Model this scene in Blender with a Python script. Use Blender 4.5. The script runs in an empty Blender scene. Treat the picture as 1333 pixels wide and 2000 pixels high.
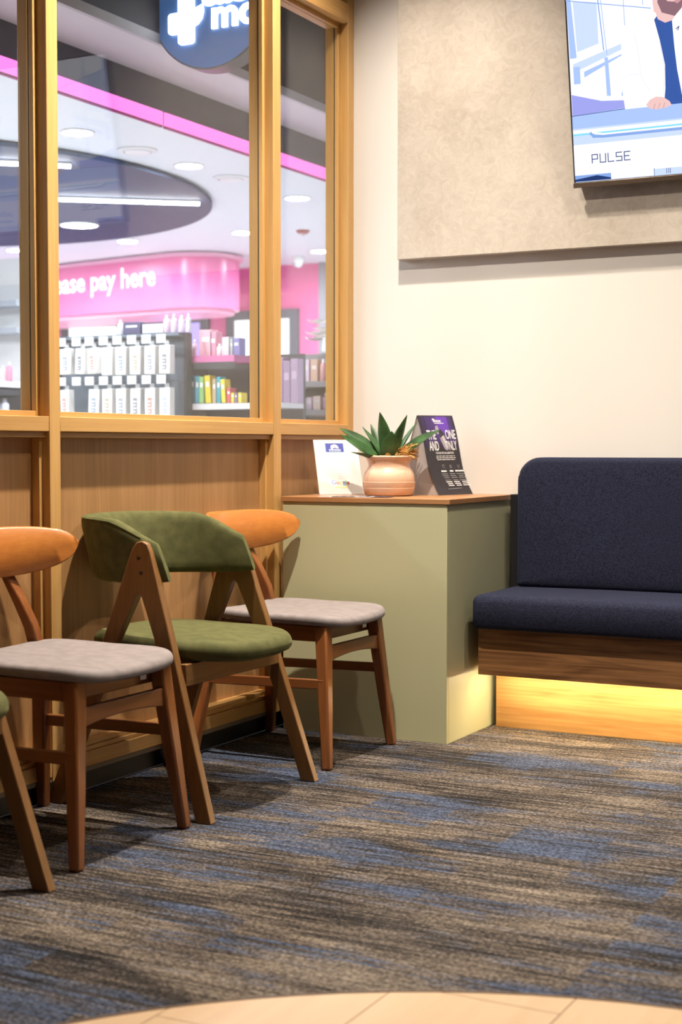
import bpy, math, random
from mathutils import Vector, Matrix
random.seed(7)
R = math.radians
sc = bpy.context.scene
col = sc.collection

# ------------------------------------------------------------------ camera, world, exposure
cam_d = bpy.data.cameras.new('camera')
cam = bpy.data.objects.new('camera', cam_d); col.objects.link(cam)
cam.location = (2.7617, -5.3344, 1.04)
cam.rotation_euler = (R(90 - 2.5186), 0, R(27.8575))
cam_d.sensor_fit = 'VERTICAL'; cam_d.sensor_height = 36.0; cam_d.sensor_width = 24.0
cam_d.lens = 2910 / 2000 * 36
cam_d.clip_start = 0.05; cam_d.clip_end = 100
cam_d.dof.use_dof = True; cam_d.dof.focus_distance = 4.75; cam_d.dof.aperture_fstop = 3.2
sc.camera = cam
w = bpy.data.worlds.new('world'); sc.world = w; w.use_nodes = True
w.node_tree.nodes['Background'].inputs[0].default_value = (0.8, 0.85, 1, 1)
w.node_tree.nodes['Background'].inputs[1].default_value = 0.15
sc.view_settings.view_transform = 'Standard'; sc.view_settings.look = 'None'
sc.view_settings.gamma = 1.0; sc.view_settings.use_curve_mapping = False
sc.view_settings.exposure = 0.5
sc.cycles.use_denoising = True
sc.cycles.max_bounces = 8; sc.cycles.diffuse_bounces = 5; sc.cycles.glossy_bounces = 4
sc.cycles.transparent_max_bounces = 12; sc.cycles.sample_clamp_indirect = 6.0
sc.cycles.caustics_reflective = False; sc.cycles.caustics_refractive = False

ROOM_Z = 3.3            # ceiling height of the waiting room
SHOP_Z = 2.5            # ceiling height of the shop behind the glass
# waiting room downlights: x, y, watts
DOWN = [(0.46, -0.70, 33), (0.70, -1.72, 74), (0.80, -3.1, 3), (1.75, -0.80, 17), (1.95, -1.75, 19), (3.0, -0.8, 6), (2.3, -4.2, 6)]
SHOP_EMIT = 330.0        # glow of the shop's downlights

# ------------------------------------------------------------------ materials
MAT = {}
def nt(m): return m.node_tree.nodes, m.node_tree.links
def pbr(name, rgb, rough=0.5, metal=0.0, spec=0.5, emit=None, es=0.0, bump=0.0, bscale=300.0, sheen=0.0, var=0.0, vscale=8.0):
    if name in MAT: return MAT[name]
    m = bpy.data.materials.new(name); m.use_nodes = True; MAT[name] = m
    n, l = nt(m); b = n['Principled BSDF']
    b.inputs['Base Color'].default_value = (*rgb, 1); b.inputs['Roughness'].default_value = rough
    b.inputs['Metallic'].default_value = metal; b.inputs['Specular IOR Level'].default_value = spec
    if emit: b.inputs['Emission Color'].default_value = (*emit, 1); b.inputs['Emission Strength'].default_value = es
    if sheen: b.inputs['Sheen Weight'].default_value = sheen; b.inputs['Sheen Roughness'].default_value = 0.5; b.inputs['Sheen Tint'].default_value = (*[min(1, c * 3 + .1) for c in rgb], 1)
    if bump or var:
        tc = n.new('ShaderNodeTexCoord')
    if bump:
        ns = n.new('ShaderNodeTexNoise'); ns.inputs['Scale'].default_value = bscale; ns.inputs['Detail'].default_value = 3
        bp = n.new('ShaderNodeBump'); bp.inputs['Strength'].default_value = bump; bp.inputs['Distance'].default_value = 0.002
        l.new(tc.outputs['Object'], ns.inputs['Vector']); l.new(ns.outputs['Fac'], bp.inputs['Height']); l.new(bp.outputs['Normal'], b.inputs['Normal'])
    if var:
        nv = n.new('ShaderNodeTexNoise'); nv.inputs['Scale'].default_value = vscale; nv.inputs['Detail'].default_value = 4
        rp = n.new('ShaderNodeValToRGB')
        rp.color_ramp.elements[0].position = .3; rp.color_ramp.elements[1].position = .7
        rp.color_ramp.elements[0].color = (*[c * (1 - var) for c in rgb], 1); rp.color_ramp.elements[1].color = (*[min(1, c * (1 + var)) for c in rgb], 1)
        l.new(tc.outputs['Object'], nv.inputs['Vector']); l.new(nv.outputs['Fac'], rp.inputs['Fac']); l.new(rp.outputs['Color'], b.inputs['Base Color'])
    return m

def wood(name, c1, c2, axis='z', rough=0.38, fine=90.0, coarse=7.0, spec=0.4, contrast=(.32, .68)):
    if name in MAT: return MAT[name]
    m = bpy.data.materials.new(name); m.use_nodes = True; MAT[name] = m
    n, l = nt(m); b = n['Principled BSDF']; b.inputs['Roughness'].default_value = rough; b.inputs['Specular IOR Level'].default_value = spec
    tc = n.new('ShaderNodeTexCoord')
    def noise(sc_, along, det, dist):
        mp = n.new('ShaderNodeMapping'); s = [sc_] * 3; s['xyz'.index(axis)] = sc_ * along; mp.inputs['Scale'].default_value = s
        ns = n.new('ShaderNodeTexNoise'); ns.inputs['Scale'].default_value = 1; ns.inputs['Detail'].default_value = det; ns.inputs['Distortion'].default_value = dist
        l.new(tc.outputs['Object'], mp.inputs['Vector']); l.new(mp.outputs['Vector'], ns.inputs['Vector']); return ns
    a = noise(coarse, 0.12, 5, 1.2); f = noise(fine, 0.03, 4, 0.2)
    mx = n.new('ShaderNodeMix'); mx.data_type = 'FLOAT'; mx.inputs['Factor'].default_value = 0.45
    l.new(a.outputs['Fac'], mx.inputs['A']); l.new(f.outputs['Fac'], mx.inputs['B'])
    rp = n.new('ShaderNodeValToRGB'); rp.color_ramp.elements[0].position = contrast[0]; rp.color_ramp.elements[1].position = contrast[1]
    rp.color_ramp.elements[0].color = (*c2, 1); rp.color_ramp.elements[1].color = (*c1, 1)
    l.new(mx.outputs['Result'], rp.inputs['Fac']); l.new(rp.outputs['Color'], b.inputs['Base Color'])
    bp = n.new('ShaderNodeBump'); bp.inputs['Strength'].default_value = 0.12; bp.inputs['Distance'].default_value = 0.001
    l.new(f.outputs['Fac'], bp.inputs['Height']); l.new(bp.outputs['Normal'], b.inputs['Normal'])
    return m

def emis(name, rgb, s=1.0):
    if name in MAT: return MAT[name]
    m = bpy.data.materials.new(name); m.use_nodes = True; MAT[name] = m
    n, l = nt(m); n.remove(n['Principled BSDF']); e = n.new('ShaderNodeEmission')
    e.inputs[0].default_value = (*rgb, 1); e.inputs[1].default_value = s; l.new(e.outputs[0], n['Material Output'].inputs[0]); return m

def glass():
    m = bpy.data.materials.new('window_glass'); m.use_nodes = True; MAT['glass'] = m
    n, l = nt(m); n.remove(n['Principled BSDF'])
    g = n.new('ShaderNodeNewGeometry'); d = n.new('ShaderNodeVectorMath'); d.operation = 'DOT_PRODUCT'
    l.new(g.outputs['Incoming'], d.inputs[0]); l.new(g.outputs['Normal'], d.inputs[1])
    def mth(op, a, b=None):
        x = n.new('ShaderNodeMath'); x.operation = op
        for i, q in enumerate((a, b)):
            if q is None: continue
            if isinstance(q, (int, float)): x.inputs[i].default_value = q
            else: l.new(q, x.inputs[i])
        return x.outputs[0]
    c = mth('ABSOLUTE', d.outputs['Value']); f = mth('POWER', mth('SUBTRACT', 1.0, c), 4.0); f = mth('ADD', mth('MULTIPLY', f, 0.94), 0.055)   # coated double pane
    tr = n.new('ShaderNodeBsdfTransparent'); tr.inputs[0].default_value = (0.985, 0.99, 0.995, 1)
    gl = n.new('ShaderNodeBsdfGlossy'); gl.inputs['Roughness'].default_value = 0.0
    ms = n.new('ShaderNodeMixShader'); l.new(f, ms.inputs[0]); l.new(tr.outputs[0], ms.inputs[1]); l.new(gl.outputs[0], ms.inputs[2])
    l.new(ms.outputs[0], n['Material Output'].inputs[0]); return m

def carpet():
    m = bpy.data.materials.new('carpet'); m.use_nodes = True; n, l = nt(m); b = n['Principled BSDF']
    b.inputs['Roughness'].default_value = 0.95; b.inputs['Specular IOR Level'].default_value = 0.12
    tc = n.new('ShaderNodeTexCoord')
    def mapped(s, off=(0, 0, 0)):
        mp = n.new('ShaderNodeMapping'); mp.inputs['Scale'].default_value = s; mp.inputs['Location'].default_value = off
        l.new(tc.outputs['Object'], mp.inputs['Vector']); return mp.outputs['Vector']
    def noise(v, det=2, dist=0.0, rough=.5):
        x = n.new('ShaderNodeTexNoise'); x.inputs['Scale'].default_value = 1; x.inputs['Detail'].default_value = det; x.inputs['Distortion'].default_value = dist; x.inputs['Roughness'].default_value = rough
        l.new(v, x.inputs['Vector']); return x.outputs['Fac']
    def cells(sx, sy, off):
        v = mapped((sx, sy, 1), off); f = n.new('ShaderNodeVectorMath'); f.operation = 'FLOOR'; l.new(v, f.inputs[0])
        wn = n.new('ShaderNodeTexWhiteNoise'); l.new(f.outputs[0], wn.inputs['Vector']); return wn.outputs['Value']
    def mth(op, a, b_=None, c_=None):
        x = n.new('ShaderNodeMath'); x.operation = op
        for i, q in enumerate((a, b_, c_)):
            if q is None: continue
            if isinstance(q, (int, float)): x.inputs[i].default_value = q
            else: l.new(q, x.inputs[i])
        return x.outputs[0]
    def ramp(f, stops):
        r = n.new('ShaderNodeValToRGB'); e = r.color_ramp.elements
        e[0].position, e[0].color = stops[0][0], (*stops[0][1], 1); e[1].position, e[1].color = stops[-1][0], (*stops[-1][1], 1)
        for p, c in stops[1:-1]:
            q = e.new(p); q.color = (*c, 1)
        l.new(f, r.inputs['Fac']); return r.outputs['Color']
    def mix(f, a, b_, mode='MIX'):
        x = n.new('ShaderNodeMix'); x.data_type = 'RGBA'; x.blend_type = mode
        if isinstance(f, (int, float)): x.inputs[0].default_value = f
        else: l.new(f, x.inputs[0])
        for i, q in ((6, a), (7, b_)):
            if isinstance(q, tuple): x.inputs[i].default_value = (*q, 1)
            else: l.new(q, x.inputs[i])
        return x.outputs[2]
    # yarn streaks run along x, blocks of colour change across them
    streak = noise(mapped((3.0, 62, 1)), 4, 0.35, .65)
    streak2 = noise(mapped((5.0, 120, 1), (3, 9, 0)), 2)
    patch = noise(mapped((2.1, 6.5, 1), (5.3, 2.1, 0)), 3, 0.5)
    blk = cells(4.0, 14.0, (0.2, 0.6, 0)); blk2 = cells(4.0, 8.0, (0.7, 0.3, 2)); blk3 = cells(2.0, 2.0, (0.35, 0.1, 4))
    yarn = n.new('ShaderNodeTexVoronoi'); yarn.inputs['Scale'].default_value = 1; l.new(mapped((105, 165, 1)), yarn.inputs['Vector'])
    yn = noise(mapped((130, 220, 1)), 2)
    # brown versus charcoal by streak
    t = mth('ADD', mth('MULTIPLY', streak, 0.75), mth('MULTIPLY', streak2, 0.50)); t = mth('ADD', t, mth('MULTIPLY', mth('SUBTRACT', blk, 0.5), 0.07)); t = mth('ADD', t, mth('MULTIPLY', mth('SUBTRACT', yn, 0.5), 0.60))
    patch2 = noise(mapped((1.6, 5.0, 1), (1.3, 7.7, 0)), 3, 0.8); t = mth('ADD', t, mth('MULTIPLY', mth('SUBTRACT', patch2, 0.46), 0.55))
    base = ramp(t, [(0.50, (0.016, 0.015, 0.016)), (0.60, (0.060, 0.050, 0.044)), (0.72, (0.165, 0.132, 0.104)), (0.88, (0.27, 0.225, 0.18))])
    bl = mth('ADD', mth('MULTIPLY', patch, 0.75), mth('MULTIPLY', blk2, 0.13)); bl = mth('ADD', bl, mth('MULTIPLY', blk3, 0.12)); bl = mth('ADD', bl, mth('MULTIPLY', mth('SUBTRACT', streak, 0.5), 0.75))
    bm = n.new('ShaderNodeMapRange'); bm.interpolation_type = 'SMOOTHSTEP'; bm.inputs['From Min'].default_value = 0.50; bm.inputs['From Max'].default_value = 0.64; l.new(bl, bm.inputs['Value'])
    blue = ramp(mth('ADD', mth('MULTIPLY', streak2, 0.5), mth('MULTIPLY', yn, 0.5)), [(0.36, (0.024, 0.029, 0.042)), (0.52, (0.070, 0.090, 0.145)), (0.70, (0.16, 0.20, 0.30))])
    c = mix(bm.outputs['Result'], base, blue)
    tuft = ramp(yarn.outputs['Distance'], [(0.0, (1.45, 1.45, 1.45)), (0.75, (0.38, 0.38, 0.38))])
    c = mix(1.0, c, tuft, 'MULTIPLY'); l.new(c, b.inputs['Base Color'])
    bp = n.new('ShaderNodeBump'); bp.inputs['Strength'].default_value = 0.7; bp.inputs['Distance'].default_value = 0.004; bp.invert = True
    l.new(yarn.outputs['Distance'], bp.inputs['Height']); l.new(bp.outputs['Normal'], b.inputs['Normal'])
    return m

def plaster():
    m = bpy.data.materials.new('textured_plaster'); m.use_nodes = True; n, l = nt(m); b = n['Principled BSDF']; b.inputs['Roughness'].default_value = 0.75
    tc = n.new('ShaderNodeTexCoord')
    a = n.new('ShaderNodeTexNoise'); a.inputs['Scale'].default_value = 22; a.inputs['Detail'].default_value = 12; a.inputs['Distortion'].default_value = 1.6; a.inputs['Roughness'].default_value = .72
    c = n.new('ShaderNodeTexNoise'); c.inputs['Scale'].default_value = 3.2; c.inputs['Detail'].default_value = 5
    for x in (a, c): l.new(tc.outputs['Object'], x.inputs['Vector'])
    mx = n.new('ShaderNodeMix'); mx.data_type = 'FLOAT'; mx.inputs['Factor'].default_value = .45; l.new(a.outputs['Fac'], mx.inputs['A']); l.new(c.outputs['Fac'], mx.inputs['B'])
    rp = n.new('ShaderNodeValToRGB'); rp.color_ramp.elements[0].position = .36; rp.color_ramp.elements[1].position = .62
    rp.color_ramp.elements[0].color = (0.39, 0.34, 0.28, 1); rp.color_ramp.elements[1].color = (0.55, 0.50, 0.435, 1)
    l.new(mx.outputs['Result'], rp.inputs['Fac']); l.new(rp.outputs['Color'], b.inputs['Base Color'])
    bp = n.new('ShaderNodeBump'); bp.inputs['Strength'].default_value = .25; bp.inputs['Distance'].default_value = .003
    l.new(a.outputs['Fac'], bp.inputs['Height']); l.new(bp.outputs['Normal'], b.inputs['Normal']); return m

def fabric(name, c1, c2, scale, sheen=0.3, weave=True, rough=0.9):
    m = bpy.data.materials.new(name); m.use_nodes = True; n, l = nt(m); b = n['Principled BSDF']
    b.inputs['Roughness'].default_value = rough; b.inputs['Specular IOR Level'].default_value = 0.15
    b.inputs['Sheen Weight'].default_value = sheen; b.inputs['Sheen Roughness'].default_value = .4; b.inputs['Sheen Tint'].default_value = (*[min(1, c * 2.5) for c in c1], 1)
    tc = n.new('ShaderNodeTexCoord')
    a = n.new('ShaderNodeTexNoise'); a.inputs['Scale'].default_value = scale; a.inputs['Detail'].default_value = 4
    l.new(tc.outputs['Object'], a.inputs['Vector'])
    rp = n.new('ShaderNodeValToRGB'); rp.color_ramp.elements[0].position = .35; rp.color_ramp.elements[1].position = .65
    rp.color_ramp.elements[0].color = (*c2, 1); rp.color_ramp.elements[1].color = (*c1, 1)
    l.new(a.outputs['Fac'], rp.inputs['Fac']); l.new(rp.outputs['Color'], b.inputs['Base Color'])
    v = n.new('ShaderNodeTexVoronoi' if weave else 'ShaderNodeTexNoise'); v.inputs['Scale'].default_value = 420 if weave else 60; l.new(tc.outputs['Object'], v.inputs['Vector'])
    bp = n.new('ShaderNodeBump'); bp.inputs['Strength'].default_value = .35 if weave else .15; bp.inputs['Distance'].default_value = .0015
    l.new(v.outputs[0], bp.inputs['Height']); l.new(bp.outputs['Normal'], b.inputs['Normal']); return m

M_GLASS = glass(); M_CARPET = carpet(); M_PLASTER = plaster()
M_WALL = pbr('cream_paint', (0.68, 0.65, 0.61), 0.7, bump=.05, bscale=120)
M_CEIL = pbr('ceiling_dimmed', (0.42, 0.41, 0.39), 0.8)  # unseen room ceiling, darkened to cut fill light
M_TIMBER = wood('frame_timber_upright', (0.62, 0.375, 0.135), (0.47, 0.26, 0.080), 'z', coarse=9)
M_TIMBER_Y = wood('frame_timber_level', (0.60, 0.36, 0.130), (0.45, 0.245, 0.078), 'y', coarse=9)
M_PANEL = wood('panel_laminate', (0.48, 0.27, 0.115), (0.34, 0.175, 0.066), 'z', rough=.45, fine=130, coarse=11)
M_BENCHWOOD = wood('bench_walnut', (0.28, 0.135, 0.052), (0.105, 0.044, 0.016), 'x', rough=.4, coarse=15, contrast=(.40, .60))
M_KICKWOOD = wood('bench_oak', (0.46, 0.255, 0.09), (0.27, 0.125, 0.036), 'x', rough=.45, coarse=14, contrast=(.38, .62))
M_TOPWOOD = wood('counter_laminate', (0.40, 0.20, 0.085), (0.27, 0.125, 0.05), 'x', rough=.38, coarse=10)
M_CHAIRWOOD = wood('chestnut_wood', (0.28, 0.102, 0.032), (0.175, 0.058, 0.017), 'z', rough=.3, coarse=10, spec=.5)
M_BACKWOOD = wood('chestnut_backrest', (0.50, 0.19, 0.042), (0.37, 0.12, 0.024), 'y', rough=.28, coarse=9, spec=.5)
M_RAILWOOD = wood('chestnut_rail', (0.26, 0.095, 0.030), (0.165, 0.055, 0.016), 'x', rough=.32, coarse=10, spec=.5)
M_AFRAME = wood('brown_oak', (0.23, 0.112, 0.036), (0.145, 0.066, 0.021), 'z', rough=.42, coarse=14, spec=.4)
M_SAGE = pbr('sage_laminate', (0.455, 0.45, 0.275), 0.5, bump=.04, bscale=200)
M_SAGE_EDGE = pbr('sage_edge', (0.43, 0.44, 0.29), 0.5)
M_BLACK = pbr('black_laminate', (0.010, 0.010, 0.012), 0.35)
M_GASKET = pbr('black_gasket', (0.012, 0.011, 0.010), 0.6)
M_NAVY = fabric('navy_weave', (0.024, 0.028, 0.056), (0.008, 0.009, 0.018), 240, .25)
M_GREEN = fabric('olive_velvet', (0.100, 0.100, 0.039), (0.070, 0.072, 0.028), 30, .45, False)
M_GREY = fabric('grey_felt', (0.25, 0.22, 0.217), (0.20, 0.177, 0.175), 30, .3, True)
M_WHITE = pbr('white_plastic', (0.82, 0.82, 0.82), 0.4)
M_CHARCOAL = pbr('charcoal_metal', (0.045, 0.048, 0.055), 0.45)
M_STEEL = pbr('brushed_steel', (0.55, 0.55, 0.56), 0.35, 0.9)
M_VINYL = wood('beige_vinyl', (0.56, 0.40, 0.25), (0.49, 0.335, 0.20), 'y', rough=.4, coarse=5, fine=40)

# ------------------------------------------------------------------ mesh helpers
class MB:
    def __init__(s): s.v, s.f, s.m = [], [], []
    def add(s, vs, fs, mi=0):
        o = len(s.v); s.v += [tuple(p) for p in vs]; s.f += [tuple(i + o for i in f) for f in fs]; s.m += [mi] * len(fs); return s
    def box(s, x0, x1, y0, y1, z0, z1, mi=0):
        x0, x1 = min(x0, x1), max(x0, x1); y0, y1 = min(y0, y1), max(y0, y1); z0, z1 = min(z0, z1), max(z0, z1)
        return s.add([(x0, y0, z0), (x1, y0, z0), (x1, y1, z0), (x0, y1, z0), (x0, y0, z1), (x1, y0, z1), (x1, y1, z1), (x0, y1, z1)],
                     [(0, 3, 2, 1), (4, 5, 6, 7), (0, 1, 5, 4), (1, 2, 6, 5), (2, 3, 7, 6), (3, 0, 4, 7)], mi)
    def loft(s, rings, caps=True, mi=0, closed=True):
        n = len(rings[0]); vs = [p for r in rings for p in r]; fs = []
        for i in range(len(rings) - 1):
            for j in range(n if closed else n - 1):
                k = (j + 1) % n; fs.append((i * n + j, i * n + k, (i + 1) * n + k, (i + 1) * n + j))
        if caps:
            fs.append(tuple(range(n - 1, -1, -1))); fs.append(tuple((len(rings) - 1) * n + j for j in range(n)))
        return s.add(vs, fs, mi)
    def bar(s, pts, secs, side=(0, 1, 0), mi=0):
        """rectangular section swept through pts; secs = (width along side, depth) per point"""
        side = Vector(side).normalized(); rings = []
        P = [Vector(p) for p in pts]
        for i, p in enumerate(P):
            t = (P[min(i + 1, len(P) - 1)] - P[max(i - 1, 0)]).normalized()
            a = (side - t * side.dot(t)).normalized(); b = t.cross(a)
            w_, d_ = secs[i] if isinstance(secs, list) else secs
            rings.append([p - a * w_ / 2 - b * d_ / 2, p + a * w_ / 2 - b * d_ / 2, p + a * w_ / 2 + b * d_ / 2, p - a * w_ / 2 + b * d_ / 2])
        return s.loft(rings, mi=mi)
    def tube(s, pts, r, n=8, mi=0):
        P = [Vector(p) for p in pts]; rings = []
        ref = Vector((0, 0, 1))
        for i, p in enumerate(P):
            t = (P[min(i + 1, len(P) - 1)] - P[max(i - 1, 0)]).normalized()
            q = ref if abs(t.dot(ref)) < .95 else Vector((1, 0, 0))
            a = t.cross(q).normalized(); b = t.cross(a); rr = r[i] if isinstance(r, (list, tuple)) else r
            rings.append([p + a * rr * math.cos(2 * math.pi * k / n) + b * rr * math.sin(2 * math.pi * k / n) for k in range(n)])
        return s.loft(rings, mi=mi)
    def lathe(s, prof, n=32, c=(0, 0, 0), mi=0, caps=True):
        rings = [[(c[0] + r * math.cos(2 * math.pi * k / n), c[1] + r * math.sin(2 * math.pi * k / n), c[2] + z) for k in range(n)] for r, z in prof]
        return s.loft(rings, caps, mi)
    def prism(s, poly, fn0, fn1, mi=0):
        n = len(poly); vs = [fn0(p) for p in poly] + [fn1(p) for p in poly]
        fs = [tuple(range(n - 1, -1, -1)), tuple(range(n, 2 * n))] + [(i, (i + 1) % n, n + (i + 1) % n, n + i) for i in range(n)]
        return s.add(vs, fs, mi)
    def mesh(s, name, mats, smooth=None):
        me = bpy.data.meshes.new(name); me.from_pydata(s.v, [], s.f); me.update()
        for m in (mats if isinstance(mats, (list, tuple)) else [mats]): me.materials.append(m)
        for p, i in zip(me.polygons, s.m): p.material_index = i
        import bmesh
        bm = bmesh.new(); bm.from_mesh(me); bmesh.ops.recalc_face_normals(bm, faces=bm.faces); bm.to_mesh(me); bm.free()
        if smooth is not None:
            me.polygons.foreach_set('use_smooth', [True] * len(me.polygons)); me.set_sharp_from_angle(angle=R(smooth))
        return me
    def build(s, name, mats, parent=None, loc=(0, 0, 0), bevel=0.0, smooth=None, segs=2):
        o = bpy.data.objects.new(name, s.mesh(name, mats, smooth if not bevel else 40)); col.objects.link(o); o.location = loc
        if parent: o.parent = parent
        if bevel:
            b = o.modifiers.new('bevel', 'BEVEL'); b.width = bevel; b.segments = segs; b.limit_method = 'ANGLE'; b.angle_limit = R(35); b.harden_normals = False
        return o
def tag(o, label=None, cat=None, group=None, kind=None):
    if label: o['label'] = label
    if cat: o['category'] = cat
    if group: o['group'] = group
    if kind: o['kind'] = kind
    return o
def empty(name, loc=(0, 0, 0), rz=0.0):
    o = bpy.data.objects.new(name, None); col.objects.link(o); o.location = loc; o.rotation_euler = (0, 0, rz); o.empty_display_size = .1; return o
def struct(o, label): o['kind'] = 'structure'; o['label'] = label; return o
def copy_tree(o, parent=None):
    c = o.copy(); col.objects.link(c); c.parent = parent
    for ch in list(o.children): copy_tree(ch, c)
    return c
def B(x0, x1, y0, y1, z0, z1): return MB().box(x0, x1, y0, y1, z0, z1)

def rrect(x0, x1, y0, y1, r, n=6):
    """rounded rectangle outline; r = one radius or four (x0y0, x1y0, x1y1, x0y1)"""
    rr = r if isinstance(r, (list, tuple)) else [r] * 4; out = []
    for (cx, cy, a0, q) in ((x0 + rr[0], y0 + rr[0], 180, rr[0]), (x1 - rr[1], y0 + rr[1], 270, rr[1]), (x1 - rr[2], y1 - rr[2], 0, rr[2]), (x0 + rr[3], y1 - rr[3], 90, rr[3])):
        for k in range(n + 1):
            a = R(a0 + 90 * k / n); out.append((cx + q * math.cos(a), cy + q * math.sin(a)))
    return out
def inset(out, d):
    n = len(out); res = []
    for i in range(n):
        p, q = out[i - 1], out[(i + 1) % n]; tx, ty = q[0] - p[0], q[1] - p[1]; L = math.hypot(tx, ty) or 1
        res.append((out[i][0] - ty / L * d, out[i][1] + tx / L * d))
    return res
def cushion(mb, out, zb, zt, r, crown, fn=None, belly=0.0, mi=0):
    """soft pad over a counter-clockwise outline; fn maps (a, b, c) to xyz"""
    fn = fn or (lambda a, b, c: (a, b, c)); rings = []
    cx = sum(p[0] for p in out) / len(out); cy = sum(p[1] for p in out) / len(out)
    def ring(d, z, k=1.0):
        o = inset(out, d); return [fn(cx + (p[0] - cx) * k, cy + (p[1] - cy) * k, z) for p in o]
    rings.append(ring(r * 2.2, zb - belly)); rings.append(ring(r, zb - belly * .6))
    for a in (20, 50, 80): rings.append(ring(r - r * math.sin(R(a)), zb + r * .6 - r * .6 * math.cos(R(a))))
    for a in (10, 30, 50, 70, 88): rings.append(ring(r - r * math.cos(R(a)), zt - r + r * math.sin(R(a))))
    for k in (.85, .65, .42, .2, .06): rings.append(ring(r, zt + crown * (1 - k * k), k))
    return mb.loft(rings, True, mi)

# flat print: polygons laid in (u, v) on a surface, each layer a hair above the last
_TXT = {}
def text_polys(s, bold=0.0):
    key = (s, bold)
    if key not in _TXT:
        cu = bpy.data.curves.new('t', 'FONT'); cu.body = s; cu.size = 1; cu.offset = bold; cu.resolution_u = 3
        ob = bpy.data.objects.new('t', cu); col.objects.link(ob); dg = bpy.context.evaluated_depsgraph_get()
        me = ob.evaluated_get(dg).to_mesh(); vs = [(v.co.x, v.co.y) for v in me.vertices]; fs = [tuple(p.vertices) for p in me.polygons]
        ob.evaluated_get(dg).to_mesh_clear(); bpy.data.objects.remove(ob); bpy.data.curves.remove(cu); _TXT[key] = (vs, fs)
    return _TXT[key]
class Pic:
    def __init__(s, fn, step=0.0004): s.fn, s.mb, s.mats, s.h, s.step = fn, MB(), [], 0, step
    def mi(s, m):
        if m not in s.mats: s.mats.append(m)
        return s.mats.index(m)
    def poly(s, pts, m):
        s.h += s.step; s.mb.add([s.fn(u, v, s.h) for u, v in pts], [tuple(range(len(pts)))], s.mi(m)); return s
    def rect(s, u0, v0, u1, v1, m, nu=1, nv=1):
        s.h += s.step
        vs = [s.fn(u0 + (u1 - u0) * i / nu, v0 + (v1 - v0) * j / nv, s.h) for j in range(nv + 1) for i in range(nu + 1)]
        fs = [(j * (nu + 1) + i, j * (nu + 1) + i + 1, (j + 1) * (nu + 1) + i + 1, (j + 1) * (nu + 1) + i) for j in range(nv) for i in range(nu)]
        s.mb.add(vs, fs, s.mi(m)); return s
    def ell(s, cu, cv, ru, rv, m, n=24, rot=0, a0=0, a1=360):
        c, q = math.cos(R(rot)), math.sin(R(rot)); pts = []
        for k in range(n):
            a = R(a0 + (a1 - a0) * k / n); x, y = ru * math.cos(a), rv * math.sin(a); pts.append((cu + x * c - y * q, cv + x * q + y * c))
        return s.poly(pts, m)
    def stroke(s, pts, wd, m):
        for (a, b) in zip(pts[:-1], pts[1:]):
            dx, dy = b[0] - a[0], b[1] - a[1]; L = math.hypot(dx, dy) or 1; ex, ey = dx / L * wd / 2, dy / L * wd / 2
            s.h += s.step * .15
            s.mb.add([s.fn(u, v, s.h) for u, v in ((a[0] - ex - ey, a[1] - ey + ex), (a[0] - ex + ey, a[1] - ey - ex), (b[0] + ex + ey, b[1] + ey - ex), (b[0] + ex - ey, b[1] + ey + ex))], [(0, 1, 2, 3)], s.mi(m))
        return s
    def text(s, st, u, v, size, m, align='l', bold=0.0, width=None):
        vs, fs = text_polys(st, bold); x0 = min(p[0] for p in vs); x1 = max(p[0] for p in vs)
        sx = (width / (x1 - x0)) if width else size; wd = (x1 - x0) * sx
        o = u - x0 * sx - (0 if align == 'l' else wd / 2 if align == 'c' else wd)
        s.h += s.step; s.mb.add([s.fn(o + p[0] * sx, v + p[1] * size, s.h) for p in vs], fs, s.mi(m)); return s
    def dashes(s, u, v, width, h, m, align='c'):
        # a line of print too small to read: word-long dashes
        u0 = u - (width / 2 if align == 'c' else 0); x = 0.0; rnd = random.Random(int(u * 9999) + int(v * 7777)); s.h += s.step
        while x < width - .01 * width:
            l_ = min(width - x, width * rnd.uniform(.10, .26)); a, b = u0 + x, u0 + x + l_
            s.mb.add([s.fn(q, r_, s.h) for q, r_ in ((a, v), (b, v), (b, v + h), (a, v + h))], [(0, 1, 2, 3)], s.mi(m)); x += l_ + width * .03
        return s
    def build(s, name, parent):
        me = bpy.data.meshes.new(name); me.from_pydata(s.mb.v, [], s.mb.f); me.update()
        for m in s.mats: me.materials.append(m)
        for p, i in zip(me.polygons, s.mb.m): p.material_index = i
        o = bpy.data.objects.new(name, me); col.objects.link(o); o.parent = parent; return o
def ink(name, rgb, rough=.6): return pbr('ink_' + name, rgb, rough)
INK_W = ink('white', (.85, .85, .85)); INK_K = ink('black', (.012, .012, .014)); INK_G = ink('grey', (.35, .35, .36))

# ================================================================== THE SETTING
X1, Y0 = 4.6, -7.4
M_DARKW = pbr('unseen_wall_dark', (.22, .18, .14), .7)  # for unseen walls, toned dark to lower the bounced light
o = B(-0.02, X1, Y0, 0.02, -0.02, 0.0).build('floor', M_CARPET)
struct(o, 'blue, brown and charcoal streaked carpet of the waiting area')
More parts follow.
